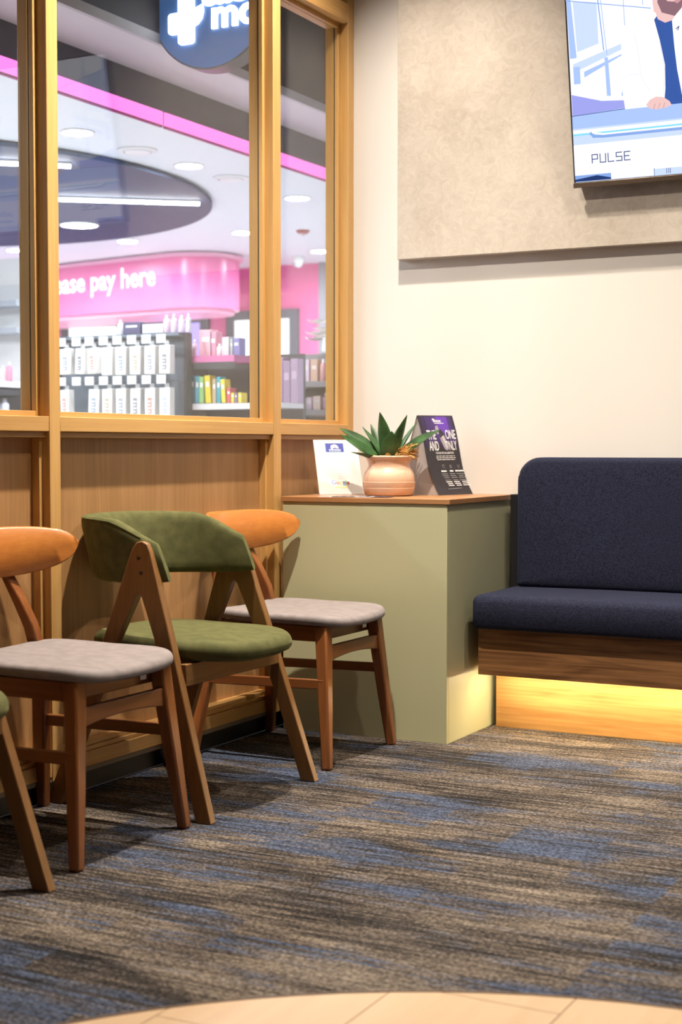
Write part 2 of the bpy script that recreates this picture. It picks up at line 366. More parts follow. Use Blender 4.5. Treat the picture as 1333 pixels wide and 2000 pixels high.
# pale vinyl with a curved edge, tile by tile
CC, CRAD = (2.2225, -4.005), 1.365
def clip_circle(poly, c, r, n=96):
    circ = [(c[0] + r * math.cos(2 * math.pi * k / n), c[1] + r * math.sin(2 * math.pi * k / n)) for k in range(n)]
    out = poly
    for i in range(n):
        a, b = circ[i], circ[(i + 1) % n]; inp, out = out, []
        def side(p): return (b[0] - a[0]) * (p[1] - a[1]) - (b[1] - a[1]) * (p[0] - a[0])
        for j in range(len(inp)):
            p, q = inp[j - 1], inp[j]; sp, sq = side(p), side(q)
            if (sp >= 0) != (sq >= 0): t = sp / (sp - sq); out.append((p[0] + (q[0] - p[0]) * t, p[1] + (q[1] - p[1]) * t))
            if sq >= 0: out.append(q)
        if not out: return []
    return out
fl = MB().lathe([(CRAD, 0.0005), (CRAD, 0.002)], 96, (CC[0], CC[1], 0)).build('floor_vinyl', pbr('vinyl_grout', (.30, .20, .12), .8))
struct(fl, 'round island of pale beige vinyl tiles set into the carpet')
for i in range(-6, 6):
    for j in range(-5, 5):
        x0 = 1.540 + .325 * i; y0 = -2.78 + .65 * j + (.3 if i % 2 else 0)
        pl_ = clip_circle([(x0 + .0012, y0 + .0012), (x0 + .3238, y0 + .0012), (x0 + .3238, y0 + .6488), (x0 + .0012, y0 + .6488)], CC, CRAD - .004)
        if len(pl_) > 2: MB().prism(pl_, lambda p: (p[0], p[1], .002), lambda p: (p[0], p[1], .0042)).build('tile', M_VINYL, fl)
ring = [[(CC[0] + r * math.cos(2 * math.pi * k / 96), CC[1] + r * math.sin(2 * math.pi * k / 96), z) for r, z in ((CRAD - .003, .0005), (CRAD - .003, .006), (CRAD + .003, .006), (CRAD + .003, .0005))] for k in range(97)]
struct(MB().loft(ring, False).build('trim_1', pbr('edge_strip', (.10, .06, .035), .5)), 'thin dark edging strip between vinyl and carpet')

struct(B(-0.0, X1, 0.0, 0.12, -0.02, ROOM_Z).build('wall_back', M_WALL), 'cream painted wall behind the navy bench')
struct(B(X1, X1 + .1, Y0, 0.12, -0.02, ROOM_Z).build('wall_right', M_DARKW), 'unseen right wall of the waiting room, toned dark to cut bounce')
struct(B(-0.1, X1, Y0 - .1, Y0, -0.02, ROOM_Z).build('wall_front', M_DARKW), 'unseen wall behind the viewer, toned dark to cut bounce')
struct(B(-0.1, X1 + .1, Y0 - .1, 0.12, ROOM_Z, ROOM_Z + .1).build('ceiling', M_CEIL), 'unseen grey ceiling of the waiting room, darkened to cut fill')
struct(B(-0.1, 0.0, Y0, -4.43, -0.02, ROOM_Z).build('wall_left_front', M_WALL), 'cream painted wall beyond the glazed partition')

# glazed timber partition on the left: posts, rails, panels, panes
POSTS = [(-4.48, -4.43), (-3.20, -3.148), (-1.914, -1.864), (-0.634, -0.580), (-0.048, 0.0)]
wl = empty('wall_left'); struct(wl, 'warm timber partition with panelled base and black kickboard')
for (a, b) in POSTS: B(-0.10, 0.0, a, b, .06, ROOM_Z).build('post', M_TIMBER, wl, bevel=.002)
B(-0.09, -0.022, -4.43, -0.001, 0.0, 0.06).build('kickboard', M_BLACK, wl)
for i in range(len(POSTS) - 1):
    a, b = POSTS[i][1], POSTS[i + 1][0]
    B(-0.10, -0.001, a, b, 1.083, 1.127).build('sill_rail', M_TIMBER_Y, wl, bevel=.002)
    B(-0.10, -0.001, a, b, 2.710, 2.785).build('transom_rail', M_TIMBER_Y, wl, bevel=.002)
    B(-0.10, -0.004, a, b, 3.24, ROOM_Z).build('head_rail', M_TIMBER_Y, wl, bevel=.002)
    B(-0.07, -0.056, a, b, .10, 1.083).build('panel', M_PANEL, wl)
    B(-0.056, -0.014, a, b, 1.066, 1.083).build('panel_bead', M_TIMBER_Y, wl, bevel=.002)
    B(-0.056, -0.026, b - .014, b, .145, 1.066).build('panel_bead', M_TIMBER, wl, bevel=.002)
    B(-0.056, -0.026, a, a + .014, .145, 1.066).build('panel_bead', M_TIMBER, wl, bevel=.002)
    B(-0.056, -0.016, a, b, .132, .147).build('panel_bead', M_TIMBER_Y, wl, bevel=.003)
    B(-0.056, -0.008, a, b, .118, .132).build('panel_bead', M_TIMBER_Y, wl, bevel=.003)
    B(-0.10, 0.0, a, b, .074, .118).build('bottom_rail', M_TIMBER_Y, wl, bevel=.002)
    B(-0.10, -0.002, a, b, .060, .074).build('sole_strip', pbr('sole_grey', (.16, .12, .09), .6), wl)
    for z0, z1, tier in ((1.127, 2.710, 'tall'), (2.785, 3.24, 'top')):
        wn = empty('window_%d' % (i * 2 + (1 if tier == 'tall' else 2)), (-.05, (a + b) / 2, z0))
        struct(wn, {'tall': 'tall fixed glass pane in the timber partition, bay %s', 'top': 'shallow glass pane above the transom, bay %s'}[tier] % ('next to the cream corner', 'with the round sign behind', 'left of the round sign', 'out of frame on the left')[3 - i])
        h = (b - a) / 2; H_ = z1 - z0
        for xa, xb, mm, t in ((-.036 + .05, -.0025, M_TIMBER, .016), (.0025, -.008, M_GASKET, .0125), (-.008, -.045, M_TIMBER, .014)):
            nm = 'gasket' if mm is M_GASKET else 'glazing_bead'; bv = 0 if mm is M_GASKET else .0015
            B(xa, xb, -h, -h + t, 0, H_).build(nm, mm, wn, bevel=bv); B(xa, xb, h - t, h, 0, H_).build(nm, mm, wn, bevel=bv)
            B(xa, xb, -h + t, h - t, 0, t).build(nm, mm if mm is M_GASKET else M_TIMBER_Y, wn, bevel=bv); B(xa, xb, -h + t, h - t, H_ - t, H_).build(nm, mm if mm is M_GASKET else M_TIMBER_Y, wn, bevel=bv)
        B(-.006, .0, -h + .005, h - .005, .005, H_ - .005).build('glass_pane', M_GLASS, wn)

# raised plaster panel behind the television
o = B(0.214, 3.1, -0.042, 0.0, 1.770, 3.12).build('trim_2', M_PLASTER, bevel=.002)
struct(o, 'raised taupe textured plaster panel behind the television')

# ------------------------------------------------------------------ the shop behind the glass (setting)
M_SHOPW = pbr('shop_white', (.78, .83, .86), .6); M_PINK = pbr('shop_pink', (.82, .16, .38), .45)
SX = -8.0
struct(B(SX, -0.1, Y0, 6.0, -0.03, 0.0).build('floor_shop', pbr('shop_floor', (.72, .73, .76), .35)), 'pale shop floor behind the glass')
struct(B(SX, -1.10, Y0, 5.25, SHOP_Z, SHOP_Z + .05).build('ceiling_shop', M_SHOPW), 'white shop ceiling seen through the glass')
struct(B(SX, -6.3, 5.14, 5.25, 0, SHOP_Z).build('wall_shop_white', M_SHOPW), 'unseen left part of the shop rear wall, made white to cut pink bounce')  # out of view; white put in to cut the pink bounce
struct(B(-6.3, -2.955, 5.14, 5.25, 0, SHOP_Z).build('wall_shop_pink', M_PINK), 'bright pink rear wall of the shop')
struct(B(-2.955, -0.0, 5.10, 5.25, 0, SHOP_Z).build('wall_shop_grey', pbr('shop_grey', (.30, .31, .34), .6)), 'grey end of the shop rear wall')
struct(B(SX - .1, SX, Y0, 5.25, 0, SHOP_Z).build('wall_shop_left', M_SHOPW), 'white far left wall of the shop')
struct(B(-0.1, -0.0, 0.12, 5.14, 0, 2.7).build('wall_shop_right', M_SHOPW), 'white side wall of the shop behind the cream corner')
# shopfront bulkhead: dark fascia, pale soffit, black soffit by the glass
bh = empty('trim_3'); struct(bh, 'dark shopfront fascia with pale soffit over the shop entrance')
B(-1.10, -1.085, Y0, 5.1, 2.53, 2.70).build('fascia', pbr('fascia_dark', (.075, .075, .085), .55), bh)
B(-1.085, -0.74, Y0, 5.1, 2.672, 2.70).build('soffit', pbr('soffit_pale', (.58, .57, .58), .5), bh)
B(-0.745, -0.725, Y0, 5.1, 2.660, 2.70).build('soffit_edge', pbr('soffit_edge', (.42, .41, .42), .5), bh)
B(-0.725, -0.10, Y0, 5.1, 3.27, 3.30).build('soffit_black', pbr('soffit_black', (.028, .028, .032), .6), bh)
B(-0.74, -0.725, Y0, 5.1, 2.70, 3.3).build('upstand', pbr('soffit_black', (.028, .028, .032), .6), bh)
M_PLED = emis('pink_led', (1.0, .20, .62), 1.25)
for k, (a, b) in enumerate(((-6.0, -2.0), (-1.985, .225), (.245, 4.9))):
    led = empty('pink_light_strip', (-1.08, (a + b) / 2, 2.50)); h = (b - a) / 2
    tag(led, ['pink light strip on the fascia, out past the left post', 'pink light strip on the fascia, left of its joint', 'pink light strip on the fascia, right of its joint'][k], 'light strip', 'pink light strips on the fascia')
    B(-.004, .006, -h, h, -.030, .030).build('diffuser', M_PLED, led)
    B(-.008, .004, -h, h, -.040, -.030).build('channel', pbr('magenta_channel', (.45, .06, .24), .5), led)
    B(-.008, -.004, -h, h, -.03, .034).build('back_plate', pbr('magenta_channel', (.45, .06, .24), .5), led)

# ================================================================== LARGE THINGS
# ---- sage counter in the corner
cb = empty('corner_counter', (.34, -.3, 0)); tag(cb, 'sage green box counter with wood top in the corner', 'counter')
B(-.322, .336, -.300, -.282, 0, .838).build('front_panel', M_SAGE, cb, bevel=.001)
B(.318, .336, -.2815, .296, 0, .838).build('side_panel', M_SAGE, cb, bevel=.001)
B(-.322, -.304, -.2815, .296, 0, .838).build('side_panel', M_SAGE, cb, bevel=.001)
B(-.3035, .3175, -.2815, .296, .02, .838).build('core', M_SAGE_EDGE, cb)
B(-.328, .348, -.306, .298, .8385, .857).build('worktop', M_TOPWOOD, cb, bevel=.0015)

# ---- navy bench with lit plinth
bn = empty('upholstered_bench', (1.9, -.2, 0)); tag(bn, 'long navy upholstered bench with wood base and warm light under it', 'bench')
BX0, BX1 = -1.195, 1.2
def bench_cush(name, out, fn, t0, t1, r, crown):
    return cushion(MB(), out, t0, t1, r, crown, fn).build(name, M_NAVY, bn, smooth=60)
bench_cush('seat_cushion', rrect(BX0, BX1, -.262, .186, [.03, .03, .02, .02]), None, .392, .515, .032, .006)
bench_cush('back_cushion', rrect(BX0 + .035, BX1, .512, 1.0, [.02, .02, .09, .09], 8), lambda a, b, c: (a, .190 - c, b), 0, .095, .022, .004)
pp = [(a, .19 - .079, b) for a, b in inset(rrect(BX0 + .035, BX1, .512, 1.0, [.02, .02, .09, .09], 8), .004)]
MB().tube(pp + [pp[0]], .004, 6).build('piping', M_NAVY, bn, smooth=60)
B(BX0 + .002, BX1, .120, .19, .505, .86).build('back_frame', M_BLACK, bn)
B(BX0 + .015, BX1, -.222, -.204, .226, .394).build('front_panel', M_BENCHWOOD, bn, bevel=.0015)
B(BX0 + .015, BX1, -.204, .19, .360, .392).build('seat_base', M_BENCHWOOD, bn)
B(BX0 + .015, BX1, -.204, .0, .226, .240).build('underside', pbr('bench_underside', (.42, .34, .24), .6), bn)
B(BX0 - .005, BX1, 0.0, .018, 0.0, .226).build('plinth', M_KICKWOOD, bn, bevel=.0015)
B(BX0 + .02, BX1, .10, .19, .0, .50).build('carcass', M_BENCHWOOD, bn)
B(BX0 + .03, BX1, -.112, -.098, .219, .226).build('led_strip', emis('warm_led', (1.0, .80, .50), 98.0), bn)

# ---- television, tilted forward on a wall bracket
TV_T = math.atan(.119 / .637); TO = Vector((.952, -.088, 1.985)); TU = Vector((1, 0, 0)); TVv = Vector((0, -math.sin(TV_T), math.cos(TV_T))); TN = Vector((0, -math.cos(TV_T), -math.sin(TV_T)))
TW, TH = 1.235, .715
tv = empty('television', TO); tag(tv, 'flat television showing a man in a white jacket at a desk', 'television')
def tvp(u, v, h=0.0): return tuple(TU * u + TVv * v + TN * h)
def tvbox(name, u0, u1, v0, v1, h0, h1, mat, bevel=0):
    mb = MB(); vs = [tvp(u, v, h) for h in (h0, h1) for u, v in ((u0, v0), (u1, v0), (u1, v1), (u0, v1))]
    mb.add(vs, [(0, 1, 2, 3), (4, 5, 6, 7), (0, 1, 5, 4), (1, 2, 6, 5), (2, 3, 7, 6), (3, 0, 4, 7)]); return mb.build(name, mat, tv, bevel=bevel)
tvbox('body', .004, TW - .004, .012, TH - .004, -.045, -.006, pbr('tv_black', (.012, .012, .014), .4), .003)
tvbox('bezel', 0, TW, 0.012, TH, -.012, -.001, pbr('tv_black', (.012, .012, .014), .4), .001)
tvbox('bottom_bar', -.002, TW + .002, -.004, .014, -.014, .004, pbr('tv_bronze', (.16, .12, .09), .35, .6), .0015)
tvbox('wall_bracket', .40, .84, .20, .52, -.12, -.045, M_CHARCOAL, .003)
tvbox('bracket_plate', .36, .88, .30, .46, -.075, -.045, M_CHARCOAL)
E_ = lambda n, c, s=1.0: emis('screen_' + n, c, s * .72)
sw, spale, sblue, snavy = E_('white', (.93, .95, 1), 1.15), E_('pale', (.62, .74, 1), 1.05), E_('blue', (.30, .48, .95), .9), E_('navy', (.035, .08, .30), .6)
smid, slav, sskin, sbeard, sjack = E_('sky', (.44, .60, 1), 1.0), E_('lavender', (.40, .42, .95), .95), E_('skin', (.92, .60, .58), 1.0), E_('beard', (.36, .20, .24), .8), E_('jacket', (1, .97, .97), 1.2)
sshirt = E_('shirt', (.055, .13, .46), .9)
sjsh, sink, scy = E_('jacket_shade', (.80, .80, .92), 1.0), E_('ink', (.06, .09, .32), .7), E_('cyan', (.25, .70, 1), 1.1)
p = Pic(tvp, .00016)
p.rect(.007, .016, TW - .007, TH - .007, spale)
p.rect(.007, .255, TW - .007, TH - .007, sw)                                                     # studio backdrop
p.poly([(.01, .45), (.035, .45), (.02, .70), (.007, .70)], smid); p.poly([(.038, .47), (.118, .49), (.118, .63), (.03, .645)], spale)
p.poly([(.145, .49), (.20, .52), (.30, .60), (.145, .62)], sw); p.poly([(.02, .40), (.20, .46), (.20, .48), (.02, .43)], spale)
p.poly([(.02, .36), (.045, .36), (.045, .42), (.02, .42)], smid); p.poly([(.14, .30), (.155, .30), (.15, .44), (.137, .44)], smid)
p.poly([(.06, .38), (.20, .44), (.20, .445), (.06, .40)], smid)
p.poly([(.19, .29), (.235, .29), (.22, .33), (.20, .34)], smid)
p.stroke([(.006, .650), (.31, .585)], .003, sblue).stroke([(.118, .70), (.136, .466)], .004, sblue).stroke([(.128, .70), (.147, .45)], .003, smid).stroke([(.213, .70), (.216, .54)], .002, sblue).stroke([(.283, .70), (.283, .60)], .002, sblue)
p.rect(.62, .30, TW - .02, .69, smid); p.rect(.66, .33, TW - .05, .66, sblue); p.rect(.70, .45, .95, .58, spale)
p.poly([(.009, .25), (.225, .252), (.225, .29), (.12, .30), (.009, .335)], slav); p.poly([(.009, .325), (.12, .293), (.225, .285), (.225, .30), (.12, .310), (.009, .345)], sw)
p.poly([(.007, .25), (.226, .262), (TW - .007, .262), (TW - .007, .15), (.007, .15)], smid)         # desk
p.poly([(.007, .205), (TW - .007, .205), (TW - .007, .15), (.007, .15)], spale)
p.stroke([(.009, .250), (.225, .258)], .002, sink)
p.rect(.008, .186, TW - .007, .199, sw).rect(.008, .180, TW - .007, .187, scy)
p.stroke([(.075, .183), (.085, .173), (.12, .170), (TW - .02, .170)], .010, sblue).stroke([(.082, .186), (.12, .178), (TW - .02, .178)], .006, sw)
p.rect(.007, .018, TW - .007, .148, sw)                                                            # caption band
p.rect(.007, .018, .142, .040, sblue).poly([(.007, .018), (.142, .018), (.142, .024), (.09, .036), (.007, .026)], snavy)
p.rect(.300, .018, TW - .007, .040, spale).stroke([(.300, .018), (.300, .042)], .002, sink)
for q in (.345, .352, .358): p.stroke([(q, .022), (q, .038)], .002, sink)
# man in white jacket behind the desk
p.poly([(.205, .255), (.60, .255), (.61, .34), (.605, .50), (.575, .545), (.50, .565), (.42, .585), (.34, .585), (.27, .565), (.222, .545), (.208, .50), (.196, .40), (.196, .34)], sjack)
p.poly([(.322, .545), (.345, .570), (.378, .570), (.384, .545), (.389, .45), (.396, .37), (.414, .255), (.345, .255), (.352, .31), (.354, .39), (.340, .47)], sshirt)
p.poly([(.318, .60), (.335, .545), (.36, .530), (.385, .535), (.405, .56), (.41, .60)], sskin)
p.poly([(.322, .57), (.315, .66), (.330, .70), (.425, .70), (.432, .62), (.420, .575), (.395, .552), (.355, .562)], sskin)
p.poly([(.336, .60), (.350, .565), (.395, .548), (.420, .572), (.428, .61), (.415, .615), (.395, .595), (.370, .60), (.352, .64), (.340, .65)], sbeard)
p.poly([(.392, .597), (.415, .606), (.421, .598), (.405, .588)], E_('mouth', (.75, .38, .42), .9)).ell(.321, .625, .007, .016, sskin)
p.poly([(.312, .65), (.335, .65), (.34, .70), (.31, .70)], sbeard)
p.stroke([(.250, .505), (.262, .44), (.268, .36), (.300, .30)], .0022, sjsh).stroke([(.20, .36), (.225, .372), (.262, .37)], .0022, sjsh).stroke([(.338, .47), (.352, .38), (.345, .285)], .003, sjsh)
p.poly([(.262, .30), (.285, .268), (.300, .262), (.315, .285), (.325, .31)], sjack)
p.poly([(.281, .262), (.296, .247), (.325, .243), (.355, .247), (.372, .253), (.366, .266), (.345, .282), (.318, .287), (.295, .278)], sskin)
for q in (.308, .325, .342): p.stroke([(q, .246), (q + .006, .262)], .0012, sbeard)
p.stroke([(.398, .505), (.408, .512), (.404, .50)], .003, sink)
# caption lettering in thin strokes
def led_word(u, v, wch, hch, gap, m, wd):
    G = {'P': [[(0, 0), (0, 1), (1, 1), (1, .45), (0, .45)]], 'U': [[(0, 1), (0, 0), (1, 0), (1, 1)]], 'L': [[(0, 1), (0, 0), (1, 0)]],
         'S': [[(1, 1), (0, 1), (0, .5), (1, .5), (1, 0), (0, 0)]], 'E': [[(1, 1), (0, 1), (0, 0), (1, 0)], [(0, .5), (.8, .5)]]}
    for i, ch in enumerate('PULSE'):
        for st in G[ch]: p.stroke([(u + i * (wch + gap) + a * wch, v + b * hch) for a, b in st], wd, m)
led_word(.075, .080, .0205, .029, .0095, sink, .0034)
p.text('pulsechange', .60, .083, .040, sblue, bold=.01)
p.dashes(.60, .055, .2, .010, smid, 'l')
p.build('screen_image', tv)

# ================================================================== CHAIRS (local: facing +x, origin on the floor under the seat)
def make_grey_chair():
    t = empty('dining_chair')
    for s in (-1, 1):
        MB().bar([(.241, s * .236, 0), (.222, s * .212, .20), (.198, s * .182, .458)], [(.030, .030), (.038, .038), (.046, .044)]).build('leg', M_CHAIRWOOD, t, bevel=.006)
        MB().bar([(-.262, s * .256, 0), (-.238, s * .222, .22), (-.208, s * .184, .43)], [(.028, .030), (.034, .040), (.034, .046)]).build('leg', M_CHAIRWOOD, t, bevel=.005)
        pts = [(-.212, .176, .40), (-.206, .168, .47), (-.214, .150, .54), (-.240, .134, .61), (-.272, .120, .68), (-.280, .116, .72)]
        MB().bar([(x, s * y, z) for x, y, z in pts], [(.030, .040), (.030, .040), (.030, .034), (.032, .028), (.034, .020), (.034, .014)]).build('back_post', M_CHAIRWOOD, t, bevel=.004)
        MB().bar([(.222, s * .214, .272), (-.234, s * .218, .262)], (.018, .032), side=(0, 1, 0)).build('side_stretcher', M_RAILWOOD, t, bevel=.003)
        MB().bar([(.19, s * .180, .430), (-.20, s * .180, .430)], (.020, .050)).build('side_rail', M_RAILWOOD, t, bevel=.002)
    ar = []                                                                    # arched front rail
    for k in range(13):
        q = -1 + k / 6; y = .194 * q; ar.append((y, .338 + .016 * (1 - q * q), .392))
    rings = [[(.199, y, a), (.219, y, a), (.219, y, b), (.199, y, b)] for y, a, b in ar]
    MB().loft(rings).build('front_rail', wood('chestnut_cross', (.26, .095, .03), (.165, .055, .016), 'y', rough=.32, coarse=10, spec=.5), t, bevel=.003)
    B(.160, .180, -.175, .175, .405, .456).build('front_apron', MAT['chestnut_cross'], t, bevel=.002)
    B(-.222, -.202, -.17, .17, .395, .452).build('rear_rail', M_RAILWOOD, t, bevel=.002)
    out = []
    for q in range(64):                                                        # seat outline: wide rounded front, narrower back
        a = 2 * math.pi * q / 64; c, s_ = math.cos(a), math.sin(a)
        x = math.copysign(abs(c) ** .42, c) * .243; y = math.copysign(abs(s_) ** .42, s_) * .232
        out.append((x + .016, y * (1 + .12 * x)))
    cushion(MB(), out, .454, .487, .017, .008, lambda a, b, c: (a, b, c + .014 * (b / .23) ** 2 - .004 + .008 * max(0, -a / .24) - .005 * max(0, (a - .14) / .11) ** 2)).build('seat', M_GREY, t, smooth=60)
    rings = []
    for k in range(41):
        q = math.sin(R(-90 + 180 * k / 40)) * .9995; qq = abs(q)
        mid = .745 + .022 * qq ** 2; hh_ = .070 * max(0.02, 1 - qq ** 5) ** .5; top = mid + hh_ * (1 - .22 * qq ** 2); hgt = hh_ * (2 - .22 * qq ** 2)
        x = -.284 + .125 * q * q; y = .292 * q; th = .011 if qq < .97 else .008
        zc = [top, top - .006, top - hgt * .5, top - hgt + .006, top - hgt]
        lean = lambda z: (z - .745) * -.16
        fr = [(x + th + lean(z) - (.006 if i in (0, 4) else 0), y, z) for i, z in enumerate(zc)]
        bk = [(x - th + lean(z) + (.006 if i in (0, 4) else 0), y, z) for i, z in enumerate(zc)]
        rings.append(fr + bk[::-1])
    MB().loft(rings).build('backrest', M_BACKWOOD, t, smooth=50)
    B(.205, .2065, .085, .110, .424, .452).build('care_tag', M_WHITE, t)
    return t

def make_green_chair():
    t = empty('armchair')
    for s in (-1, 1):
        A = [(.272, 0), (.222, 0), (.150, .24), (.062, .50), (.016, .612), (.006, .622), (-.004, .612), (-.072, .47), (-.246, 0), (-.298, 0), (-.120, .47), (-.034, .72), (-.022, .752), (-.008, .768), (.010, .772), (.028, .764), (.040, .742), (.128, .47)]
        yy = lambda z: s * (.296 - .052 * z / .78)
        MB().prism(A, lambda p: (p[0], yy(p[1]) - .0145, p[1]), lambda p: (p[0], yy(p[1]) + .0145, p[1])).build('side_frame', M_AFRAME, t, bevel=.003)
        for (x, z) in ((.002, .724), (.012, .682)):
            MB().lathe([(.0052, -.004), (.0052, .0032), (.003, .0040)], 12).build('screw', pbr('dark_screw', (.03, .018, .010), .35, .4), t, smooth=40).matrix_basis = Matrix.Translation((x, yy(z) + s * .0145, z)) @ Matrix.Rotation(R(-90 * s), 4, 'X')
    MB().bar([(.148, -.258, .398), (.148, .258, .398)], (.022, .062), side=(1, 0, 0)).build('front_rail', wood('brown_oak_cross', (.20, .098, .032), (.13, .058, .018), 'y', rough=.42, coarse=14), t, bevel=.002)
    MB().bar([(-.115, -.258, .398), (-.115, .258, .398)], (.022, .055), side=(1, 0, 0)).build('rear_rail', MAT['brown_oak_cross'], t, bevel=.002)
    for y in (-.16, .16): B(-.105, .138, y - .012, y + .012, .392, .428).build('seat_bearer', M_AFRAME, t)
    out = []
    for q in range(72):
        a = 2 * math.pi * q / 72; c, s_ = math.cos(a), math.sin(a); e = .72 if c > 0 else .60
        out.append((math.copysign(abs(c) ** e, c) * (.290 if c > 0 else .265) + .005, math.copysign(abs(s_) ** .70, s_) * .246))
    cushion(MB(), out, .440, .490, .026, .014, lambda a, b, c: (a, b, c + .006 * max(0, -a / .25) - .010 * max(0, (a - .1) / .19) ** 2), belly=.010).build('seat', M_GREEN, t, smooth=60)
    rings = []; N = 44                                                          # wrap-around padded back
    for k in range(N + 1):
        th = -90 + 180 * k / N; c, s_ = math.cos(R(th)), math.sin(R(th)); q = abs(th) / 90
        a_, b_ = .231, .345
        y = math.copysign(abs(s_) ** .78, s_) * a_; x = .080 - abs(c) ** .78 * b_
        nx, ny = -abs(c) ** 1.2, s_; L = math.hypot(nx, ny); nx, ny = nx / L, ny / L
        zt = .838 - .010 * q ** 2 - .058 * max(0, (q - .66) / .34) ** 1.9; zb = .646 - .004 * (1 - q) + .006 * max(0, (q - .8) / .2)
        end = 1.0 if q < .95 else max(.18, math.sqrt(max(0, 1 - ((q - .95) / .05) ** 2)))
        if q >= .95: x += .008 * (q - .95) / .05
        tk = (.031 - .013 * q ** 3) * (.35 + .65 * end); zm = (zt + zb) / 2; hh = (zt - zb) / 2 * (.9 + .1 * end)
        ring = []
        for j in range(20):
            a = 2 * math.pi * j / 20; ca, sa = math.cos(a), math.sin(a)
            d = math.copysign(abs(ca) ** .55, ca) * tk; z = zm + math.copysign(abs(sa) ** .42, sa) * hh
            lean = (z - zb) / (zt - zb) * (.050 * (1 - q ** 2.5)) - .012 * (1 - q ** 2)
            cut = .048 * max(0, (z - zb) / (zt - zb)) ** 1.3 * max(0, (q - .55) / .45) ** 1.5
            ring.append((x - cut + nx * (d + lean), y + ny * (d + lean * (.8 if q < .7 else .5)), z))
        rings.append(ring)
    bk = MB().loft(rings).build('backrest', M_GREEN, t, smooth=70)
    seam = []                                                                  # stitched seam along the outer top edge
    for r_ in rings[1:-1]: seam.append(r_[3])
    MB().tube(seam, .0022, 6).build('seam', M_GREEN, bk, smooth=60)
    return t

g1 = make_grey_chair(); g1.location = (.262, -.920, 0)
tag(g1, 'chestnut wood chair with grey seat pulled up beside the sage counter', 'chair', 'grey-seated wooden chairs along the partition')
g2 = copy_tree(g1); g2.location = (.262, -2.212, 0)
tag(g2, 'chestnut wood chair with grey seat in front of the left post, between green armchairs', 'chair', 'grey-seated wooden chairs along the partition')
a1 = make_green_chair(); a1.location = (.280, -1.610, 0)
tag(a1, 'olive velvet armchair with crossed brown side legs between the two grey-seated chairs', 'chair', 'olive armchairs along the partition')
a2 = copy_tree(a1); a2.location = (.287, -2.905, 0)
tag(a2, 'olive velvet armchair cut off by the left edge, with only a front leg in view', 'chair', 'olive armchairs along the partition')

# ================================================================== ON THE COUNTER
CT = .857
# ---- terracotta pot with an agave
pot = empty('potted_agave', (.334, -.360, CT)); tag(pot, 'agave with broad green leaves in a terracotta pot on the counter', 'potted plant')
M_TERRA = pbr('terracotta', (.70, .45, .31), .38, spec=.5, var=.06, vscale=30)
prof = [(.070, 0), (.088, .004), (.094, .016), (.0965, .03), (.095, .031), (.0965, .034), (.098, .052), (.096, .053), (.0965, .057), (.095, .075), (.088, .092), (.080, .104), (.077, .112), (.078, .122), (.083, .134), (.088, .141), (.089, .146), (.085, .149), (.078, .147), (.070, .135), (.066, .125), (.0, .122)]
MB().lathe(prof, 48).build('pot', M_TERRA, pot, smooth=50)
MB().lathe([(.069, .118), (.069, .126), (.04, .134), (.0, .136)], 32).build('soil', pbr('coir_soil', (.25, .12, .045), .95, bump=.5, bscale=200), pot, smooth=60)
M_LEAF = pbr('agave_leaf', (.030, .082, .022), .42, spec=.5, var=.5, vscale=18)
def leaf(az, L, wd, tilt, curl, z0=.125, r0=.012, roll=0.0):
    d = Vector((math.cos(R(az)), math.sin(R(az)), 0)); sd = Vector((-d.y, d.x, 0)); rings = []; pos = d * r0 + Vector((0, 0, z0)); N = 14; el = tilt
    for k in range(N + 1):
        q = k / N; wq = wd * (.62 + .9 * q - 1.0 * q * q if q < .5 else 1.0 * (.82) * (1 - ((q - .5) / .5) ** 1.7) + .012)
        e = R(el + curl * q ** 1.5); t = d * math.cos(e) + Vector((0, 0, 1)) * math.sin(e); up = -d * math.sin(e) + Vector((0, 0, 1)) * math.cos(e)
        s2 = (sd * math.cos(R(roll)) + up * math.sin(R(roll))).normalized(); up2 = t.cross(s2); up2 = up2 if up2.dot(up) > 0 else -up2
        h = wq / 2; th = .0026 * (1 - .6 * q)
        top = [pos + s2 * (h * f) + up2 * (abs(f) ** 1.6 * h * .42) for f in (-1, -.6, -.25, 0, .25, .6, 1)]
        bot = [p_ - up2 * th for p_ in reversed(top)]
        rings.append(top + bot); pos = pos + t * (L / N)
    return MB().loft(rings).build('leaf', M_LEAF, pot, smooth=60)
VIEW = -62                                                                      # the side the pot shows
for a_ in ((VIEW + 6, .135, .088, 62, 20, .114, .022), (VIEW - 42, .200, .078, 78, 2, .114, .014), (VIEW + 54, .195, .072, 68, 6, .116, .014), (VIEW + 80, .215, .066, 42, -18, .118, .016, 38), (VIEW - 92, .215, .074, 42, -8, .116, .016, -42),
           (VIEW - 74, .205, .070, 32, 2, .116, .018, -40), (VIEW + 150, .18, .060, 58, 2, .118, .012), (VIEW - 150, .19, .060, 50, 6, .118, .014), (VIEW + 108, .185, .052, 58, 0, .118, .014), (VIEW - 118, .17, .060, 55, 0, .118, .014), (VIEW - 60, .15, .055, 18, -4, .120, .02)):
    leaf(*a_)
fib = MB()
